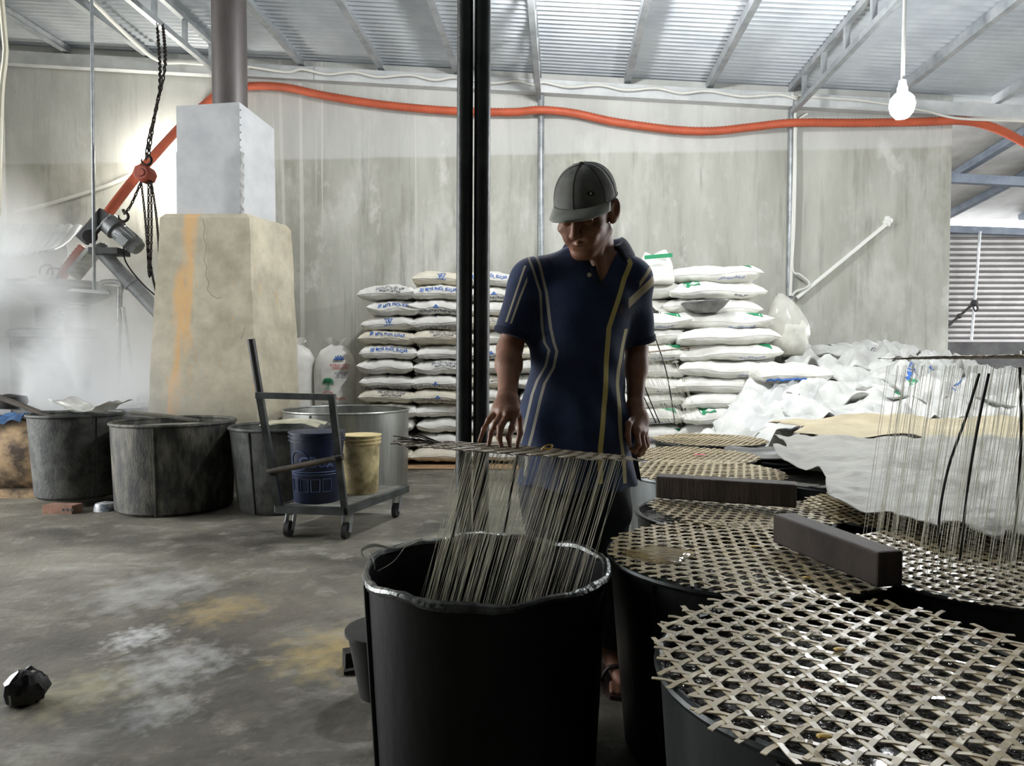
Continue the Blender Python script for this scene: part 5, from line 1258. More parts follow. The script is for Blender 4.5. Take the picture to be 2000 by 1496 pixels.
# darker loose strip ends at the far-from-hand side
M_TIP = mat('dark_strip_ends', rgb(70, 56, 46), rgb(44, 37, 32), 20, .6)
rs = random.Random(4)
for k in range(22):
    x_ = -.285 + .01 * rs.random(); a = rs.uniform(-.5, .5); l_ = rs.uniform(.04, .11); y_ = rs.uniform(-.14, .14); z_ = rs.uniform(-.006, .010)
    MB().bar((x_ + .10 - abs(y_) * .25, y_, z_ * .5), (x_ + .08 - l_ * math.cos(a * .5), y_ + l_ * math.sin(a) * .4, z_ + rs.uniform(-.006, .012)), .006, .0022).build('loose_end', M_TIP, rt_, smooth=False, world=False)
MBt = Matrix.Translation(TC) @ Euler((R(-5.2), rollT, 0)).to_matrix().to_4x4()
tops = []
for k in range(250):
    a = rs.uniform(0, 2 * math.pi); r_ = .275 * math.sqrt(rs.random())
    # strings hang in little bunches from the strip crossings
    x_, y_ = round(r_ * math.cos(a) / .033) * .033 + rs.gauss(0, .005), round(r_ * math.sin(a) / .029) * .029 + rs.gauss(0, .005)
    x_, y_ = x_ * .93 - y_ * .37, x_ * .37 + y_ * .93
    if x_ * x_ + y_ * y_ > .278 ** 2 or x_ < -.13: continue
    tops.append(MBt @ Vector((x_, y_, -.001)))
def bot(p):
    u, v = (p.x - TC.x) / .285, (p.y - TC.y) / .285
    q = Vector((gM.x - .015 + (u - .26) / .74 * .205 + rs.gauss(0, .014), gM.y - .02 + v * .22 + rs.gauss(0, .012), 0.24))
    e = Vector((q.x - gM.x, q.y - gM.y, 0)); L = e.length
    if L > .215: q = Vector((gM.x, gM.y, .24)) + e * (.215 / L)
    return q
so1 = strings(tops, bot, 'hanging_strings', rt_, M_STR, .0006, rs)
# strings are in world space: undo the tray's own transform
so1.data.transform((MBt.inverted()) @ Matrix.Translation(TC))
for (a0, b0, c0) in (((915, 885), (900, 960), (884, 1050)), ((1010, 890), (998, 960), (985, 1040))):
    o = MB().tube(spline([at_y(*a0, 1.80), at_y(*b0, 1.82), at_y(*c0, 1.84)], 6), .0035, 6).build('black_cord', M_CORD, rt_)
    o.data.transform((MBt.inverted()) @ Matrix.Translation(TC))
yk = MB().tube(spline([MBt @ Vector(p) for p in ((.06, -.03, .004), (.07, -.035, .016), (.085, -.03, .018), (.082, -.03, .010), (.068, -.03, .008))], 5), .002, 6).build('yellow_tie', M_YEL, rt_); yk.data.transform((MBt.inverted()) @ Matrix.Translation(TC))

# second raised tray over the drum by the tarps, curtain of strings
tY = gG.y + .12
T2 = at_y(1985, 697, tY)
t2 = tray(T2, .285, 22, 'raised tray edge with a curtain of strings by the tarps', rot=R(10), over=.03, pitch=.034, tilt=(R(-1.0), R(-.5)), m=MATS['stained_bamboo'] if False else M_BAMD, name='raised_tray')
rs = random.Random(9); tops = []
for k in range(190):
    a = rs.uniform(0, 2 * math.pi); r_ = .275 * math.sqrt(rs.random()); tops.append(T2 + Vector((r_ * math.cos(a), r_ * math.sin(a), -.002)))
o = strings(tops, lambda p: Vector((gG.x + (p.x - T2.x) * .95 + rs.gauss(0, .01), gG.y + (p.y - T2.y) * .95 + rs.gauss(0, .01), .50)), 'hanging_strings', t2, M_STR, .00062, rs)
o.data.transform(Matrix.Translation(T2) @ (Matrix.Translation(T2) @ Euler((R(-1.0), R(-.5), 0)).to_matrix().to_4x4()).inverted())
for pts in ([(1930, 712), (1903, 800), (1868, 900), (1850, 1000), (1852, 1062)], [(1949, 712), (1932, 790), (1912, 900), (1898, 1010), (1890, 1095)], [(2010, 700), (2012, 850), (2000, 1010), (1985, 1080)]):
    o = MB().tube(spline([at_y(a, b, tY - .17 + .02 * i) for i, (a, b) in enumerate(pts)], 6), .0032, 6).build('black_cord', M_CORD, t2)
    o.data.transform(Matrix.Translation(T2) @ (Matrix.Translation(T2) @ Euler((R(-1.0), R(-.5), 0)).to_matrix().to_4x4()).inverted())
for k in range(5): MB().box((-.16 + k * .045, -.25 + .02 * k, .006), (.012, .006, .008)).build('white_clip', M_WHITE, t2, smooth=False, world=False)
MB().tube(spline([Vector((-.08, -.2, .004)), Vector((-.09, -.2, .018)), Vector((-.078, -.2, .022)), Vector((-.07, -.2, .008))], 5), .0022, 6).build('yellow_tie', M_YEL, t2, world=False)
# small far raised tray
tY3 = gF.y - .02
T3 = at_y(1300, 684, tY3); sc3 = .17
t3 = tray(T3, .17, 23, 'small raised tray on thin cords above the farthest trays', rot=R(5), single=False, pitch=.03, tilt=(0, R(-7)), m=M_BAMD, name='raised_tray')
MX3 = Matrix.Translation(T3) @ Euler((0, R(-7), 0)).to_matrix().to_4x4()
for pts in ([(1268, 692), (1285, 770), (1325, 866)], [(1278, 690), (1300, 780), (1332, 868)], [(1320, 684), (1345, 760), (1362, 850)]):
    o = MB().tube(spline([at_y(a, b, tY3) for a, b in pts[:-1]] + [Vector((at_y(*pts[-1], tY3).x, tY3, .508))], 6), .0035, 6).build('black_cord', M_CORD, t3); o.data.transform(Matrix.Translation(T3) @ MX3.inverted())
rs = random.Random(12); tops = [T3 + Vector((rs.uniform(-.15, .15), rs.uniform(-.1, .1), 0)) for k in range(70)]
o = strings(tops, lambda p: Vector((gF.x - .03 + (p.x - T3.x) * .8, p.y, .508)), 'hanging_strings', t3, M_STR, .0006, rs); o.data.transform(Matrix.Translation(T3) @ MX3.inverted())

# ================================================================== tarps over the drums
M_TARP = mat('grey_tarp', rgb(168, 166, 157), rgb(132, 130, 122), 5, .6, bump=.9, bscale=16, lo=.3, hi=.75, stretch=(.7, 1.6, 1))
M_TARPC = mat('cream_tarp', rgb(190, 178, 148), rgb(166, 154, 126), 4, .65, bump=.3, bscale=18)
def tarp(corners, z, label, name, m, seed, amp, edge=None, n=44):
    A_, B2, C_, D_ = corners
    def fn(u, v):
        p = A_.lerp(B2, u).lerp(D_.lerp(C_, u), v)
        if edge: p = edge(p, u, v)
        zz = z(p.x, p.y) + creases(p.x * 1.3, p.y * 1.3, seed, amp) + creases(p.x * 4, p.y * 4, seed + 2, amp * .35) + amp * .6 * wob(p.x * 4.2, p.y * 4.2, 0, seed)
        return Vector((p.x, p.y, zz))
    o = MB().grid(n, n, fn).solo(name, m, label, 'tarp', angle=180); solid(o, .003); return o
def edg(p, u, v):
    return p + Vector((.05 * math.sin(v * 19) * (1 - u), .04 * math.sin(u * 17) * (1 - v), 0))
A_, B2, C_, D_ = at_z(1512, 866, .56), at_z(1800, 1036, .56), at_z(2080, 1058, .56), Vector((3.1, 3.75, .56))
lo_ = at_z(1640, 965, .56)
def edg2(p, u, v):      # the near edge bows in between its corners
    return p + Vector((.05 * math.sin(u * 14) * (1 - v), .03 * math.sin(v * 12), 0)) + Vector((-.10, -.02, 0)) * math.sin(u * math.pi) * (1 - v)
tarp((A_, B2, C_, D_), lambda x, y: .575 + .01 * (y - 2), 'wrinkled grey-white tarp spread over the drums', 'grey_tarp', M_TARP, 3, .030, edg2, 90)
tarp((Vector((1.58, 3.72, 0)), Vector((3.6, 3.55, 0)), Vector((4.0, 4.7, 0)), Vector((1.66, 4.55, 0))), lambda x, y: .60 + .02 * (y - 3.6), 'cream tarp lying between the grey tarp and the heap', 'cream_tarp', M_TARPC, 9, .03, edg)

# ================================================================== odds and ends on the floor
c0 = at_z(30, 1380, 0)
b = MB(); b.lathe([(0, .002), (.035, .0), (.05, .012), (.056, .04), (.05, .066), (.036, .084), (.018, .094), (0, .096)], 26, (c0.x, c0.y + .03, 0),
        fn=lambda p, a: Vector((p.x * (1 + .22 * wob(p.z * 60, math.cos(a) * 5, math.sin(a) * 5, 2)) + .01, p.y * (1 + .2 * wob(p.z * 50, math.sin(a) * 5, math.cos(a) * 4, 5)), max(0, p.z * (1 + .10 * wob(p.x * 70, p.y * 70, 0, 3))))))
b.solo('black_bag', mat('black_bin_bag', rgb(12, 12, 12), rough=.28, bump=.5, bscale=20), 'small crumpled black plastic bag on the bare floor', 'bag', angle=25)
c0 = at_z(752, 1352, 0)
t = empty('black_bucket', c0, 'old black bucket half hidden behind the dipping drum', 'bucket')
MB().lathe([(0, 0), (.075, 0), (.11, .19), (.106, .19), (.072, .01), (0, .01)], 32, c0).build('body', M_VAT, t)
MB().lathe([(.108, .185), (.117, .186), (.117, .196), (.106, .198)], 32, c0).build('rim', M_VAT, t)
c0 = at_z(690, 1306, 0)
MB().bar(c0 + Vector((-.03, 0, .03)), c0 + Vector((.06, .04, .028)), .05, .055).solo('charred_wood', mat('charred_wood', rgb(24, 22, 20), rgb(44, 40, 36), 9, .9, bump=.5, bscale=30), 'stub of charred wood beside the old black bucket', 'wood', smooth=False)
MB().bar(c0 + Vector((-.02, -.045, .008)), c0 + Vector((.07, -.02, .016)), .02, .012).solo('wood_splinter', MATS['charred_wood'], 'thin dark splinter lying by the charred stub', 'wood', smooth=False)
# ================================================================== the man, grown from smooth distance fields
class Field:
    """dense grid of signed distances; every shape only touches its own box"""
    def __init__(s, lo, hi, h):
        s.lo = np.array(lo, float); s.h = h; s.n = np.ceil((np.array(hi) - s.lo) / h).astype(int) + 1
        s.d = np.full(s.n, 0.06, np.float32)
    def box(s, lo, hi):
        a = np.clip(np.floor((np.array(lo) - s.lo) / s.h).astype(int), 0, s.n - 1); b = np.clip(np.ceil((np.array(hi) - s.lo) / s.h).astype(int) + 1, 1, s.n)
        sl = tuple(slice(a[i], b[i]) for i in range(3)); ax = [(s.lo[i] + s.h * np.arange(a[i], b[i])).astype(np.float32) for i in range(3)]
        return sl, np.meshgrid(*ax, indexing='ij', sparse=False)
    def put(s, lo, hi, fn, k=.01, mode='add', pad=.045):
        lo = np.array(lo) - pad - k; hi = np.array(hi) + pad + k
        sl, (X, Y, Z) = s.box(lo, hi)
        if X.size == 0: return
        e = fn(X, Y, Z).astype(np.float32); d = s.d[sl]
        if mode == 'add':
            if k > 0:
                w = np.clip(.5 + .5 * (d - e) / k, 0, 1); s.d[sl] = d + (e - d) * w - k * w * (1 - w)
            else: s.d[sl] = np.minimum(d, e)
        else:
            e = -e
            if k > 0:
                w = np.clip(.5 - .5 * (d - e) / k, 0, 1); s.d[sl] = d + (e - d) * w + k * w * (1 - w)
            else: s.d[sl] = np.maximum(d, e)
    def cone(s, a, b, ra, rb, k=.012, mode='add'):
        """round cone from a to b"""
        a, b = np.array(a, float), np.array(b, float); r = max(ra, rb)
        def fn(X, Y, Z):
            ba = b - a; L2 = float(ba @ ba) + 1e-12
            t = np.clip(((X - a[0]) * ba[0] + (Y - a[1]) * ba[1] + (Z - a[2]) * ba[2]) / L2, 0, 1)
            return np.sqrt((X - a[0] - t * ba[0]) ** 2 + (Y - a[1] - t * ba[1]) ** 2 + (Z - a[2] - t * ba[2]) ** 2) - (ra + (rb - ra) * t)
        s.put(np.minimum(a, b) - r, np.maximum(a, b) + r, fn, k, mode)
    def ell(s, c, r, k=.012, mode='add', M=None):
        """ellipsoid; M: 3x3 from local to world"""
        c, r = np.array(c, float), np.array(r, float); Mi = np.eye(3) if M is None else np.array(M).T
        def fn(X, Y, Z):
            p = [X - c[0], Y - c[1], Z - c[2]]
            q = [Mi[i][0] * p[0] + Mi[i][1] * p[1] + Mi[i][2] * p[2] for i in range(3)]
            k0 = np.sqrt(sum((q[i] / r[i]) ** 2 for i in range(3))) + 1e-6; k1 = np.sqrt(sum((q[i] / r[i] ** 2) ** 2 for i in range(3))) + 1e-6
            return k0 * (k0 - 1) / k1
        R_ = r.max(); s.put(c - R_, c + R_, fn, k, mode)
    def mesh(s):
        """surface nets"""
        d = s.d; ins = d < 0; n0, n1, n2 = d.shape
        c = np.zeros((n0 - 1, n1 - 1, n2 - 1), np.uint8)
        for i in (0, 1):
            for j in (0, 1):
                for k in (0, 1): c += ins[i:n0 - 1 + i, j:n1 - 1 + j, k:n2 - 1 + k]
        act = (c > 0) & (c < 8); I = np.argwhere(act); idx = np.full(act.shape, -1, np.int64); idx[act] = np.arange(len(I))
        acc = np.zeros((len(I), 3)); cn = np.zeros(len(I))
        cor = [(i, j, k) for i in (0, 1) for j in (0, 1) for k in (0, 1)]
        for a in range(8):
            for b in range(a + 1, 8):
                if sum(abs(cor[a][q] - cor[b][q]) for q in range(3)) != 1: continue
                da = d[I[:, 0] + cor[a][0], I[:, 1] + cor[a][1], I[:, 2] + cor[a][2]]; db = d[I[:, 0] + cor[b][0], I[:, 1] + cor[b][1], I[:, 2] + cor[b][2]]
                m = (da < 0) != (db < 0); t = np.where(m, da / np.where(m, da - db, 1), 0)
                for q in range(3): acc[:, q] += np.where(m, cor[a][q] + t * (cor[b][q] - cor[a][q]), 0)
                cn += m
        V = s.lo + s.h * (I + acc / np.maximum(cn, 1)[:, None])
        F_ = []
        for ax in range(3):
            u, v = (ax + 1) % 3, (ax + 2) % 3
            sl0 = [slice(None)] * 3; sl1 = [slice(None)] * 3; sl0[ax] = slice(0, -1); sl1[ax] = slice(1, None)
            a, b = ins[tuple(sl0)], ins[tuple(sl1)]; e = np.argwhere(a != b)
            ok = (e[:, u] > 0) & (e[:, v] > 0) & (e[:, u] < d.shape[u] - 1) & (e[:, v] < d.shape[v] - 1); e = e[ok]
            fl = a[e[:, 0], e[:, 1], e[:, 2]]
            def g(du, dv):
                q = e.copy(); q[:, u] -= du; q[:, v] -= dv; return idx[q[:, 0], q[:, 1], q[:, 2]]
            Q = np.stack([g(1, 1), g(0, 1), g(0, 0), g(1, 0)], 1); Q[~fl] = Q[~fl][:, ::-1]; F_.append(Q)
        Fc = np.concatenate(F_); return V, Fc
def field_mesh(f, name, mats, base, relax=1):
    V, Q = f.mesh()
    for _ in range(relax):                                  # light smoothing
        A = np.zeros_like(V); C_ = np.zeros(len(V))
        for a in range(4):
            np.add.at(A, Q[:, a], V[Q[:, (a + 1) % 4]] + V[Q[:, (a + 3) % 4]]); np.add.at(C_, Q[:, a], 2)
        V = V * .5 + .5 * A / np.maximum(C_, 1)[:, None]
    me = bpy.data.meshes.new(name); P = V - np.array(base)
    me.vertices.add(len(P)); me.vertices.foreach_set('co', P.astype(np.float32).ravel())
    me.loops.add(Q.size); me.loops.foreach_set('vertex_index', Q.astype(np.int32).ravel())
    me.polygons.add(len(Q)); me.polygons.foreach_set('loop_start', np.arange(0, Q.size, 4, dtype=np.int32))
    me.update(calc_edges=True); me.validate()
    me.polygons.foreach_set('use_smooth', [True] * len(me.polygons))
    for m in (mats if isinstance(mats, list) else [mats]): me.materials.append(m)
    return me, V
def attr(me, name, vals):
    a = me.attributes.new(name, 'FLOAT', 'POINT'); a.data.foreach_set('value', np.asarray(vals, np.float32))

M_SKIN = mat('skin', rgb(148, 104, 80), rgb(124, 84, 64), 14, .5, bump=.08, bscale=90)
nodes_of(M_SKIN)[2].inputs['Subsurface Weight'].default_value = .06
nodes_of(M_SKIN)[2].inputs['Subsurface Radius'].default_value = (.012, .005, .003)
YB = 2.15
PB = Vector((gx(1125, 2.2), 2.2, 0))
man = empty('person', PB, 'man in grey cap and navy striped polo shirt pressing a tray with one hand', 'person')
pt = lambda px, py, Y: np.array(at_y(px, py, Y))

# ------------------------------------------------------------------ head frame
HC = pt(1144, 415, 2.06)
HR = (Matrix.Rotation(R(-26), 3, 'Z') @ Matrix.Rotation(R(28), 3, 'X') @ Matrix.Rotation(R(2), 3, 'Y'))   # face looks along local -Y
HM = np.array(HR)
def hl(x, y, z): return HC + HM @ np.array((x, y, z))
S_r, E_r, W_r = pt(1041, 543, 2.14), pt(995, 682, 2.13), pt(991, 776, 1.93)
S_l, E_l, W_l = pt(1228, 540, 2.16), pt(1243, 680, 2.22), pt(1241, 793, 2.16)
NB = pt(1165, 505, 2.17)
f = Field((-.22, 1.72, .60), (.56, 2.36, 1.60), .0032)
# trunk under the shirt, neck
f.cone(pt(1135, 560, 2.19), pt(1128, 800, 2.21), .095, .10, .03)
f.cone(S_r, S_l, .05, .05, .03)
f.ell(pt(1168, 545, 2.145), (.10, .062, .09), .03)
f.cone(NB, hl(0, .035, -.055), .058, .056, .025)
f.cone(pt(1172, 548, 2.085), hl(.02, -.005, -.075), .018, .02, .02)          # throat
f.cone(pt(1152, 540, 2.10), pt(1195, 500, 2.12), .014, .014, .015)            # collar bone
f.cone(pt(1180, 540, 2.095), pt(1203, 505, 2.12), .013, .014, .015)
# skull
f.ell(hl(0, .018, .035), (.076, .097, .086), .012, M=HM)
f.ell(hl(0, -.028, -.03), (.062, .064, .076), .03, M=HM)
f.ell(hl(0, -.068, -.097), (.024, .02, .019), .024, M=HM)
for s in (-1, 1):
    f.cone(hl(s * .052, .005, -.055), hl(s * .020, -.062, -.098), .019, .014, .022)
    f.ell(hl(s * .044, -.064, -.022), (.022, .02, .016), .018, M=HM)
    f.ell(hl(s * .031, -.096, .004), (.019, .014, .013), .012, 'cut', M=HM)
    f.ell(hl(s * .031, -.079, .002), (.0155, .0135, .0125), .004, M=HM)
    f.cone(hl(s * .012, -.090, .023), hl(s * .048, -.078, .022), .011, .009, .01)
    f.ell(hl(s * .030, -.073, -.050), (.018, .016, .02), .018, M=HM)
f.cone(hl(0, -.088, .014), hl(0, -.113, -.030), .0085, .0125, .009)
for s in (-1, 1):
    f.ell(hl(s * .0125, -.103, -.034), (.0085, .0105, .0085), .006, M=HM)
    f.ell(hl(s * .0075, -.108, -.0425), (.0035, .0045, .004), .003, 'cut', M=HM)
f.cone(hl(-.019, -.083, -.064), hl(0, -.093, -.061), .006, .0075, .006); f.cone(hl(.019, -.083, -.064), hl(0, -.093, -.061), .006, .0075, .006)
f.cone(hl(-.016, -.082, -.073), hl(.016, -.082, -.073), .008, .008, .007)
f.cone(hl(-.021, -.093, -.0675), hl(.021, -.093, -.0675), .0028, .0028, .004, 'cut')
EM = {}
for s in (-1, 1):
    Me = HM @ np.array(Matrix.Rotation(R(-34) * s, 3, 'Z') @ Matrix.Rotation(R(-12), 3, 'X'))
    c = hl(s * .083, .010, .0); EM[s] = Me
    f.ell(c, (.0085, .021, .034), .008, M=Me); f.ell(c + Me @ np.array((s * .008, -.003, .004)), (.0065, .012, .020), .004, 'cut', M=Me)
    f.ell(c + Me @ np.array((0, -.004, -.029)), (.007, .010, .010), .006, M=Me)
# arms
def mid(a, b, t): return a + (b - a) * t
f.cone(S_r, E_r, .046, .035, .02); f.cone(E_r, mid(E_r, W_r, .35), .036, .037, .02); f.cone(mid(E_r, W_r, .3), W_r, .036, .0250, .02)
f.cone(S_l, E_l, .046, .033, .02); f.cone(E_l, mid(E_l, W_l, .35), .032, .033, .02); f.cone(mid(E_l, W_l, .3), W_l, .033, .0235, .02)
def hand(f, W, knuck, chains, palm_r=.016):
    """palm from the wrist to four knuckles; chains: finger -> joints and radii"""
    for kn in knuck: f.cone(W, kn, .021, palm_r * .82, .014)
    for i in range(3): f.cone(knuck[i], knuck[i + 1], palm_r * .72, palm_r * .72, .010)
    c = sum(knuck) / 4; f.ell(mid(W, c, .55), (.032, .022, .030), .016)
    for ch, r_ in chains:
        for i in range(len(ch) - 1):
            k_ = 1 - .13 * i; f.cone(ch[i], ch[i + 1], r_ * k_, r_ * (k_ - .12), .0045)
            if i: f.ell(ch[i], (r_ * k_ * 1.08,) * 3, .004)
        # nail bed pad
# right hand: back of the hand up, fingertips resting on the tray
tz = lambda p: p
K_r = [pt(970, 801, 1.885), pt(981, 803, 1.868), pt(994, 806, 1.856), pt(1007, 806, 1.862)]
fin_r = [([K_r[0], pt(955, 820, 1.868), pt(945, 838, 1.858), pt(936, 862, 1.848)], .0086),
         ([K_r[1], pt(968, 828, 1.840), pt(959, 846, 1.832), pt(954, 871, 1.824)], .0092),
         ([K_r[2], pt(977, 836, 1.826), pt(975, 854, 1.815), pt(980, 877, 1.806)], .0096),
         ([K_r[3], pt(1000, 836, 1.836), pt(994, 855, 1.822), pt(997, 879, 1.810)], .0094),
         ([mid(W_r, K_r[3], .45), pt(1015, 820, 1.892), pt(1016, 846, 1.870), pt(1009, 876, 1.850)], .0104)]
hand(f, W_r, K_r, fin_r)
# left hand hanging, fingers curled
K_l = [pt(1258, 838, 2.155), pt(1256, 842, 2.133), pt(1251, 843, 2.112), pt(1243, 840, 2.096)]
fin_l = [([K_l[0], pt(1264, 862, 2.145), pt(1256, 876, 2.135), pt(1246, 874, 2.135)], .0090),
         ([K_l[1], pt(1263, 869, 2.120), pt(1254, 885, 2.112), pt(1243, 881, 2.118)], .0096),
         ([K_l[2], pt(1257, 873, 2.096), pt(1248, 888, 2.090), pt(1238, 882, 2.100)], .0098),
         ([K_l[3], pt(1247, 868, 2.076), pt(1240, 883, 2.072), pt(1232, 876, 2.084)], .0094),
         ([mid(W_l, K_l[3], .4), pt(1228, 828, 2.085), pt(1226, 850, 2.068), pt(1230, 868, 2.062)], .0106)]
hand(f, W_l, K_l, fin_l)
me, V = field_mesh(f, 'body', M_SKIN, PB, 1); del f
link('body', me, man)

# lower body: legs and feet in one piece, inside the trousers
HPr, HPl = pt(1072, 905, 2.20), pt(1172, 905, 2.21)
KNr, KNl = pt(1078, 1110, 2.17), pt(1182, 1110, 2.17)
ANr, ANl = np.array((gx(1092, 2.27), 2.27, .075)), np.array((gx(1196, 2.27), 2.27, .075))
f = Field((-.03, 1.95, -.02), (.46, 2.42, .20), .004)
for A_ in (ANr, ANl):
    f.cone(A_ + np.array((0, 0, .10)), A_, .038, .034, .02); f.ell(A_ + np.array((0, .03, -.035)), (.03, .035, .034), .02)
    toe = A_ + np.array((.012, -.15, -.052)); f.cone(A_ + np.array((0, -.02, -.02)), toe, .034, .020, .02)
    for k in range(5):
        b0 = toe + np.array((-.028 + .014 * k, .0, -.0)); f.cone(b0, b0 + np.array((.002 * (k - 2), -.042 + .006 * abs(k - 1), -.006)), .0105, .0095 if k else .011, .006)
me, V = field_mesh(f, 'feet', M_SKIN, PB, 1); del f
link('feet', me, man)
M_SAND = mat('sandal_rubber', rgb(66, 40, 36), rgb(40, 28, 26), 8, .6)
for A_ in (ANr, ANl):
    b = MB(); out = [(-.038, .055), (-.040, 0), (-.044, -.10), (-.046, -.16), (-.030, -.205), (.005, -.215), (.04, -.20), (.054, -.15), (.046, -.06), (.040, 0), (.038, .055), (.0, .075)]
    n = len(out); vs = [Vector((A_[0] + x, A_[1] + y, z)) for z in (.001, .013) for x, y in out]
    b.add(vs, [tuple(reversed(range(n))), tuple(range(n, 2 * n))] + [(i, (i + 1) % n, n + (i + 1) % n, n + i) for i in range(n)])
    so_ = b.build('sandal', M_SAND, man, smooth=False)
    MB().tube(spline([Vector(A_) + Vector((-.044, -.10, -.062)), Vector(A_) + Vector((-.02, -.11, -.018)), Vector(A_) + Vector((.03, -.115, -.020)), Vector(A_) + Vector((.05, -.11, -.062))], 6), .007, 6).build('strap', M_SAND, so_)

# ------------------------------------------------------------------ trousers
M_TRS = mat('dark_trousers', rgb(30, 33, 40), rgb(20, 22, 27), 8, .85, bump=.2, bscale=30)
f = Field((-.06, 1.98, .06), (.50, 2.46, .98), .006)
f.cone(pt(1125, 800, 2.21), pt(1122, 895, 2.21), .12, .135, .03)
for H_, K_, A_ in ((HPr, KNr, ANr), (HPl, KNl, ANl)):
    f.cone(H_, K_, .098, .074, .03); f.cone(K_, A_ + np.array((0, .0, .05)), .074, .062, .02)
sl, (X, Y, Z) = f.box(f.lo, f.lo + f.h * f.n)
f.d[sl] += (.006 * np.sin(Z * 42 + 9 * np.sin(X * 14)) * np.sin(Y * 25 + X * 20)).astype(np.float32)
f.d[sl] = np.maximum(f.d[sl], .085 - Z)
me, V = field_mesh(f, 'trousers', M_TRS, PB, 1); del f
link('trousers', me, man)

# ------------------------------------------------------------------ polo shirt with stripes
M_NAVY = mat('navy_jersey', rgb(30, 48, 82), rgb(23, 37, 66), 10, .88, bump=.15, bscale=120, sheen=.08)
f = Field((-.16, 1.84, .58), (.52, 2.44, 1.46), .0048)
rows = [(500, 1160, .07, .06, 2.165), (525, 1150, .145, .088, 2.165), (560, 1143, .172, .108, 2.16), (600, 1139, .160, .115, 2.155), (660, 1128, .146, .114, 2.155), (720, 1126, .142, .113, 2.16), (790, 1121, .160, .118, 2.165), (860, 1124, .174, .124, 2.17), (905, 1127, .180, .128, 2.17), (945, 1128, .181, .130, 2.17)]
zz = np.array([pt(r[1], r[0], r[4])[2] for r in rows])[::-1]; cx = np.array([pt(r[1], r[0], r[4])[0] for r in rows])[::-1]
hw = np.array([r[2] for r in rows])[::-1]; hd = np.array([r[3] for r in rows])[::-1]; cyy = np.array([r[4] for r in rows])[::-1]
def torso(X, Y, Z):
    a, b, c, d = np.interp(Z, zz, hw), np.interp(Z, zz, hd), np.interp(Z, zz, cx), np.interp(Z, zz, cyy)
    q = np.sqrt(((X - c) / a) ** 2 + ((Y - d) / b) ** 2); e = (q - 1) * np.minimum(a, b)
    return np.maximum(e, np.maximum(Z - zz[-1], zz[0] - Z))
f.put((-.1, 1.98, zz[0]), (.46, 2.36, zz[-1]), torso, .004)
f.cone(S_r + np.array((.01, 0, .0)), NB + np.array((-.015, .0, -.012)), .056, .060, .05); f.cone(S_l + np.array((-.01, 0, .0)), NB + np.array((.015, 0, -.012)), .056, .060, .05)
def sleeve(S, E, t, r0, r1):
    d_ = (E - S) / np.linalg.norm(E - S); H = S + (E - S) * t
    g = Field(f.lo, f.lo + f.h * (f.n - 1), f.h); g.d[:] = .06
    g.cone(S, S + (E - S) * (t + .2), r0, r1, 0)
    X, Y, Z = np.meshgrid(*[(f.lo[i] + f.h * np.arange(f.n[i])).astype(np.float32) for i in range(3)], indexing='ij')
    pl = (X - H[0]) * d_[0] + (Y - H[1]) * d_[1] + (Z - H[2]) * d_[2]
    e = np.maximum(g.d, pl.astype(np.float32)); k = .035
    w = np.clip(.5 + .5 * (f.d - e) / k, 0, 1); f.d = f.d + (e - f.d) * w - k * w * (1 - w)
sleeve(S_r + np.array((-.006, .0, -.002)), E_r + np.array((-.004, .0, 0)), .80, .062, .054)
sleeve(S_l + np.array((.006, .0, -.002)), E_l + np.array((.006, .0, 0)), .88, .060, .051)
# folds
X, Y, Z = np.meshgrid(*[(f.lo[i] + f.h * np.arange(f.n[i])).astype(np.float32) for i in range(3)], indexing='ij')
fold = .0045 * np.sin(34 * Z + 26 * X + 5 * np.sin(11 * X + 3 * Z)) * np.clip((1.16 - Z) * 3, 0, 1) + .0055 * np.sin(40 * X - 9 * Z + 4 * np.sin(9 * Z)) * np.clip((1.02 - Z) * 4, 0, 1)
fold += .004 * np.sin(60 * Z - 30 * X) * np.exp(-((X - S_r[0]) / .09) ** 2) * np.clip((Z - 1.05) * 6, 0, 1) + .004 * np.sin(55 * Z + 30 * X) * np.exp(-((X - S_l[0]) / .09) ** 2) * np.clip((Z - 1.05) * 6, 0, 1)
f.d += fold.astype(np.float32)
# neck opening with the placket's V
VN = pt(1172, 553, 2.05)
f.cone(NB + np.array((0, .012, -.02)), NB + np.array((.004, -.005, .12)), .066, .085, .006, 'cut')
def vee(X, Y, Z):
    t = np.clip((Z - VN[2]) / .12, 0, 1); c = VN[0] + .012 * t; w = .004 + .052 * t
    return np.maximum(np.maximum(np.abs(X - c) - w, Y - 2.115), VN[2] - Z)
f.put((VN[0] - .08, 1.95, VN[2]), (VN[0] + .09, 2.12, VN[2] + .16), vee, .006, 'cut', pad=.01)
me, V = field_mesh(f, 'polo_shirt', M_NAVY, PB, 1); del f
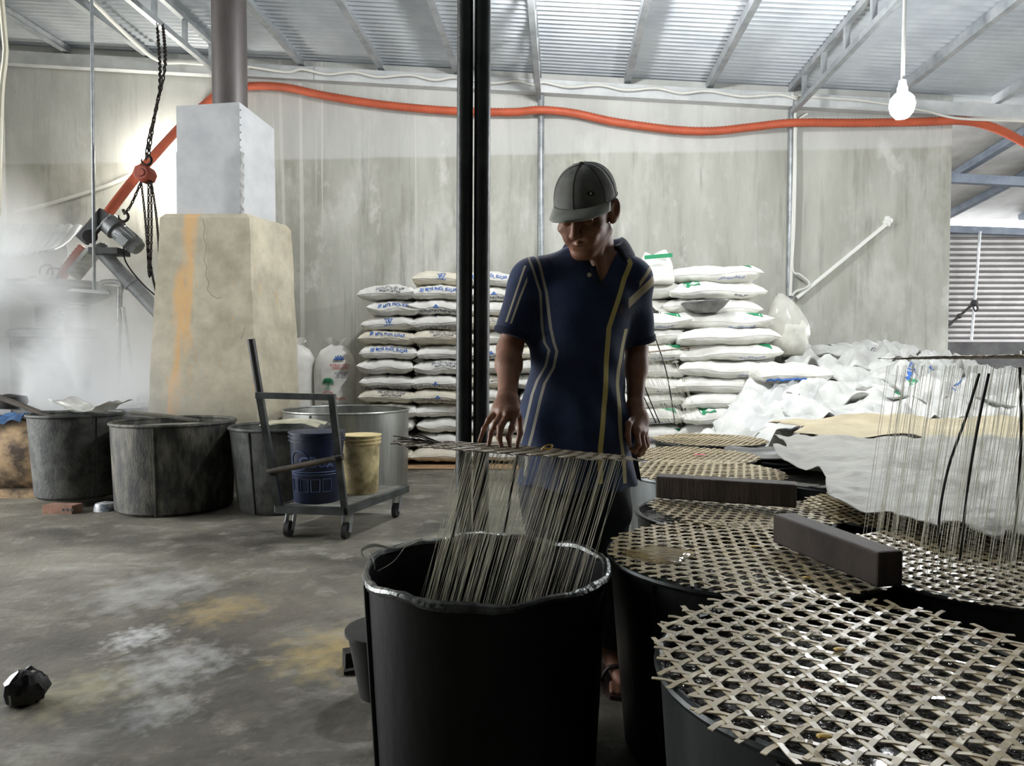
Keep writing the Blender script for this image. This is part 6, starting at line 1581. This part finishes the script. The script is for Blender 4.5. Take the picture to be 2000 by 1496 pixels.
# stripe attributes: signed distance from each stripe's line in the plane facing forward
def line_d(pts, Y, side=None):
    P = np.array([pt(a, b, Y) for a, b in pts]); o = np.argsort(P[:, 2]); return V[:, 0] - np.interp(V[:, 2], P[o, 2], P[o, 0], left=9, right=9)
FR = V[:, 1] < 2.14
arm_r = V[:, 0] < np.interp(V[:, 2], [pt(0, 650, 2.1)[2], pt(0, 500, 2.1)[2]], [pt(1035, 0, 2.1)[0], pt(1030, 0, 2.1)[0]])
arm_r &= V[:, 2] > pt(0, 668, 2.1)[2]
s1 = np.where(FR & ~arm_r, line_d([(1028, 484), (1040, 520), (1056, 570), (1060, 640), (1064, 668), (1073, 684), (1067, 714), (1050, 744), (1040, 772), (1022, 850), (1012, 890), (1008, 940)], 2.05), 9)
s2 = np.where(FR & ~arm_r, line_d([(1044, 482), (1055, 515), (1068, 570), (1076, 640), (1082, 668), (1088, 686), (1082, 718), (1064, 750), (1056, 780), (1040, 850), (1030, 890), (1026, 940)], 2.05), 9)
s3 = np.where(FR, line_d([(1228, 480), (1236, 510), (1223, 541), (1205, 595), (1190, 640), (1186, 700), (1183, 780), (1173, 876), (1172, 945)], 2.05), 9)
s4 = np.where(FR, line_d([(1226, 640), (1222, 662), (1210, 720), (1208, 750), (1213, 830), (1220, 924), (1221, 945)], 2.08), 9)
s5 = np.where(arm_r & (V[:, 1] < 2.15), line_d([(1026, 518), (1008, 570), (988, 630)], 2.08), 9); s6 = np.where(arm_r & (V[:, 1] < 2.15), line_d([(1036, 530), (1016, 580), (997, 634)], 2.08), 9)
# broad tan band on the other sleeve: distance along a slanted line
q = (V[:, 2] - pt(0, 578, 2.12)[2]) - .9 * (V[:, 0] - pt(1246, 0, 2.12)[0]); s7 = np.where((V[:, 0] > pt(1226, 0, 2.12)[0]) & (V[:, 2] > pt(0, 612, 2.12)[2]), q, 9)
q = (V[:, 2] - pt(0, 540, 2.12)[2]) - 1.4 * (V[:, 0] - pt(1262, 0, 2.12)[0]); s8 = np.where((V[:, 0] > pt(1248, 0, 2.12)[0]) & (V[:, 2] > pt(0, 575, 2.12)[2]), q, 9)
N_, L_, B_ = nodes_of(M_NAVY); src = B_.inputs['Base Color'].links[0].from_socket
for nm, val, w_, col in (('stripe_a', s1, .0038, rgb(150, 146, 134)), ('stripe_b', s2, .0042, rgb(150, 146, 134)), ('stripe_c', s3, .0075, rgb(196, 180, 112)), ('stripe_d', s4, .0060, rgb(196, 188, 150)),
                         ('stripe_e', s5, .0030, rgb(170, 160, 140)), ('stripe_f', s6, .0030, rgb(170, 160, 140)), ('stripe_g', s7, .014, rgb(176, 166, 138)), ('stripe_h', s8, .009, rgb(186, 176, 146))):
    attr(me, nm, val)
    an = N_.new('ShaderNodeAttribute'); an.attribute_name = nm
    ab = N_.new('ShaderNodeMath'); ab.operation = 'ABSOLUTE'; L_.new(an.outputs['Fac'], ab.inputs[0])
    lt = N_.new('ShaderNodeMath'); lt.operation = 'LESS_THAN'; L_.new(ab.outputs[0], lt.inputs[0]); lt.inputs[1].default_value = w_
    mx = N_.new('ShaderNodeMix'); mx.data_type = 'RGBA'; L_.new(lt.outputs[0], mx.inputs['Factor']); L_.new(src, mx.inputs['A']); mx.inputs['B'].default_value = col; src = mx.outputs['Result']
L_.new(src, B_.inputs['Base Color'])
shirt = link('polo_shirt', me, man)
# collar: a folded band around the neck, open over the V
M_COL = mat('collar_knit', rgb(30, 38, 60), rgb(22, 28, 44), 30, .9, bump=.2, bscale=150)
b = MB(); nA = 40
def coll(u, v):
    a = R(-90) + R(38) + u * R(360 - 76)
    c = Vector(NB) + Vector((.002, .006, .0)); fr_ = max(0, -math.sin(a))
    rin = Vector((math.cos(a) * .072, math.sin(a) * .066, .066 - .045 * fr_)); rout = Vector((math.cos(a) * .112, math.sin(a) * .112, .014 - .040 * fr_))
    low = Vector((math.cos(a) * .070, math.sin(a) * .066, -.012 - .045 * fr_))
    p = low.lerp(rin, v / .4) if v < .4 else rin.lerp(rout, (v - .4) / .6) + Vector((0, 0, .010 * math.sin((v - .4) / .6 * math.pi)))
    return c + p
b.grid(nA, 12, coll); co = b.build('collar', M_COL, shirt, angle=180); solid(co, .004)
# placket edge, button, chest emblem
pk = MB(); pk.bar(pt(1158, 520, 2.055), VN + np.array((-.006, -.004, 0)), .016, .004, up=(0, 1, 0)); pk.build('placket', M_COL, shirt, smooth=False)
bt = Vector(pt(1151, 537, 2.042)); MB().tube([bt, bt + Vector((0, -.004, 0))], .0062, 14).build('button', mat('button_ivory', rgb(205, 196, 160), rough=.4), shirt)
cuffm = mat('cuff_knit', rgb(26, 36, 62), rgb(20, 27, 46), 30, .9)
for S, E, t_, r_ in ((S_r + np.array((-.006, .0, -.002)), E_r + np.array((-.004, .0, 0)), .80, .0545), (S_l + np.array((.006, .0, -.002)), E_l + np.array((.006, .0, 0)), .88, .0515)):
    d_ = (E - S) / np.linalg.norm(E - S); H = S + (E - S) * t_
    MB().tube([H - d_ * .014, H - d_ * .010, H + d_ * .004, H + d_ * .006], [r_ + .001, r_ + .005, r_ + .005, r_ - .004], 32).build('cuff', cuffm, shirt, angle=60)
em = MB()
for k in range(2): em.tube([Vector(pt(1216 - k * 2, 600 + k * 8, 2.045)) + Vector((.004 * math.cos(a), 0, .006 * math.sin(a))) for a in np.linspace(0, 5.2, 10)], .0011, 4)
em.build('chest_emblem', mat('emblem_thread', rgb(120, 74, 70), rough=.9), shirt)
# dark cloth end hanging behind the hip
b = MB(); q0, q1, q2 = at_y(1224, 800, 2.27), at_y(1246, 900, 2.27), at_y(1250, 935, 2.25)
b.grid(6, 14, lambda u, v: at_y(1205 + u * (22 + 26 * v), 790 + v * (120 + 30 * u), 2.26 + .01 * math.sin(v * 8 + u * 3))); o = b.build('waist_cloth', M_TRS, man, angle=180); solid(o, .004)

# ------------------------------------------------------------------ hair and cap
M_HAIR = mat('hair', rgb(24, 22, 21), rgb(48, 45, 43), 60, .7)
f = Field(HC - .16, HC + .16, .004)
f.ell(hl(0, .026, .028), (.079, .096, .080), .01, M=HM)
X, Y, Z = np.meshgrid(*[(f.lo[i] + f.h * np.arange(f.n[i])).astype(np.float32) for i in range(3)], indexing='ij')
P = [X - HC[0], Y - HC[1], Z - HC[2]]; LY = HM[0][1] * P[0] + HM[1][1] * P[1] + HM[2][1] * P[2]; LZ = HM[0][2] * P[0] + HM[1][2] * P[1] + HM[2][2] * P[2]
f.d = np.maximum(f.d, np.maximum(-.045 - LZ, -.028 - LY).astype(np.float32))
f.d = np.maximum(f.d, (LZ - .05).astype(np.float32))
me, V = field_mesh(f, 'hair', M_HAIR, PB, 1); del f
link('hair', me, man)
M_CAP = mat('grey_cap', rgb(118, 119, 112), rgb(78, 79, 76), 9, .9, bump=.2, bscale=160, lo=.35, hi=.7)
M_BRIM = mat('cap_brim', rgb(150, 152, 142), rgb(122, 124, 116), 8, .9, bump=.15, bscale=160)
HRM = HR
def hv(x, y, z): return Vector(HC) + HRM @ Vector((x, y, z))
CR = (.0865, .106, .099); cc_ = (0, .014, .034)
def crown(u, v):
    a = u * 2 * math.pi; e = v * math.pi / 2
    fr_ = max(0.0, -math.sin(a))
    rr = math.cos(e) ** .80; z_ = math.sin(e) ** .94
    x, y, z = CR[0] * rr * math.cos(a), CR[1] * rr * math.sin(a), CR[2] * z_ * (1.0)
    seam = 1 - .012 * math.exp(-((math.sin(3 * a)) / .12) ** 2) * math.sin(2 * e)
    dent = -.006 * math.exp(-((v - .45) / .2) ** 2) * (.5 + .5 * math.sin(5 * a + 1))
    return hv(cc_[0] + x * seam, cc_[1] + (y) * seam, cc_[2] + z + dent * .4 - .004 * fr_)
b = MB(); b.grid(61, 18, crown); cap = b.build('cap', M_CAP, man, angle=180); solid(cap, .0025)
b = MB()
def brim(u, v):
    a = R(-90) + (u - .5) * R(142)
    x0, y0 = CR[0] * math.cos(a), CR[1] * math.sin(a)
    ext = .080 * (math.cos((u - .5) * math.pi * .98) ** .55)
    x1, y1 = x0 * 1.02, y0 - ext
    x, y = x0 + (x1 - x0) * v, y0 + (y1 - y0) * v
    droop = -.006 * v - 2.6 * x * x * v ** .8 + .012 * v * (1 - v)
    return hv(cc_[0] + x, cc_[1] + y, cc_[2] + .001 + droop)
b.grid(37, 10, brim); br = b.build('brim', M_BRIM, cap, angle=180); solid(br, .005)
MB().ball(hv(cc_[0], cc_[1], cc_[2] + CR[2] + .002), .0085, 12, 6, sz=.6).build('top_button', M_CAP, cap)
sm = MB()
for k in range(6): sm.tube([crown((k + .0) / 6 + 1 / 12, v) + (crown(k / 6 + 1 / 12, v) - Vector(hv(*cc_))).normalized() * .0016 for v in np.linspace(0, .97, 14)], .0010, 4)
sm.tube([crown(u, .004) + (crown(u, .004) - Vector(hv(*cc_))).normalized() * .0022 for u in np.linspace(0, 1, 60)], .0013, 4)
sm.build('stitching', mat('cap_stitch', rgb(58, 58, 56), rough=.9), cap)
ey = crown(.845, .26); nrm_ = (ey - Vector(hv(0, .014, .05))).normalized()
tx = nrm_.cross(Vector((0, 0, 1))).normalized(); ty = tx.cross(nrm_)
eb = MB(); eb.add([ey + nrm_ * .003 + tx * (.011 * math.cos(a)) + ty * (.006 * math.sin(a)) for a in np.linspace(0, 2 * math.pi, 16, endpoint=False)], [tuple(range(16))]); eb.build('emblem_patch', mat('emblem_dark', rgb(40, 42, 46), rough=.8), cap)
eb = MB(); eb.ball(ey + nrm_ * .0035, .0032, 10, 6); eb.build('emblem_stud', mat('emblem_light', rgb(170, 172, 172), rough=.4), cap)
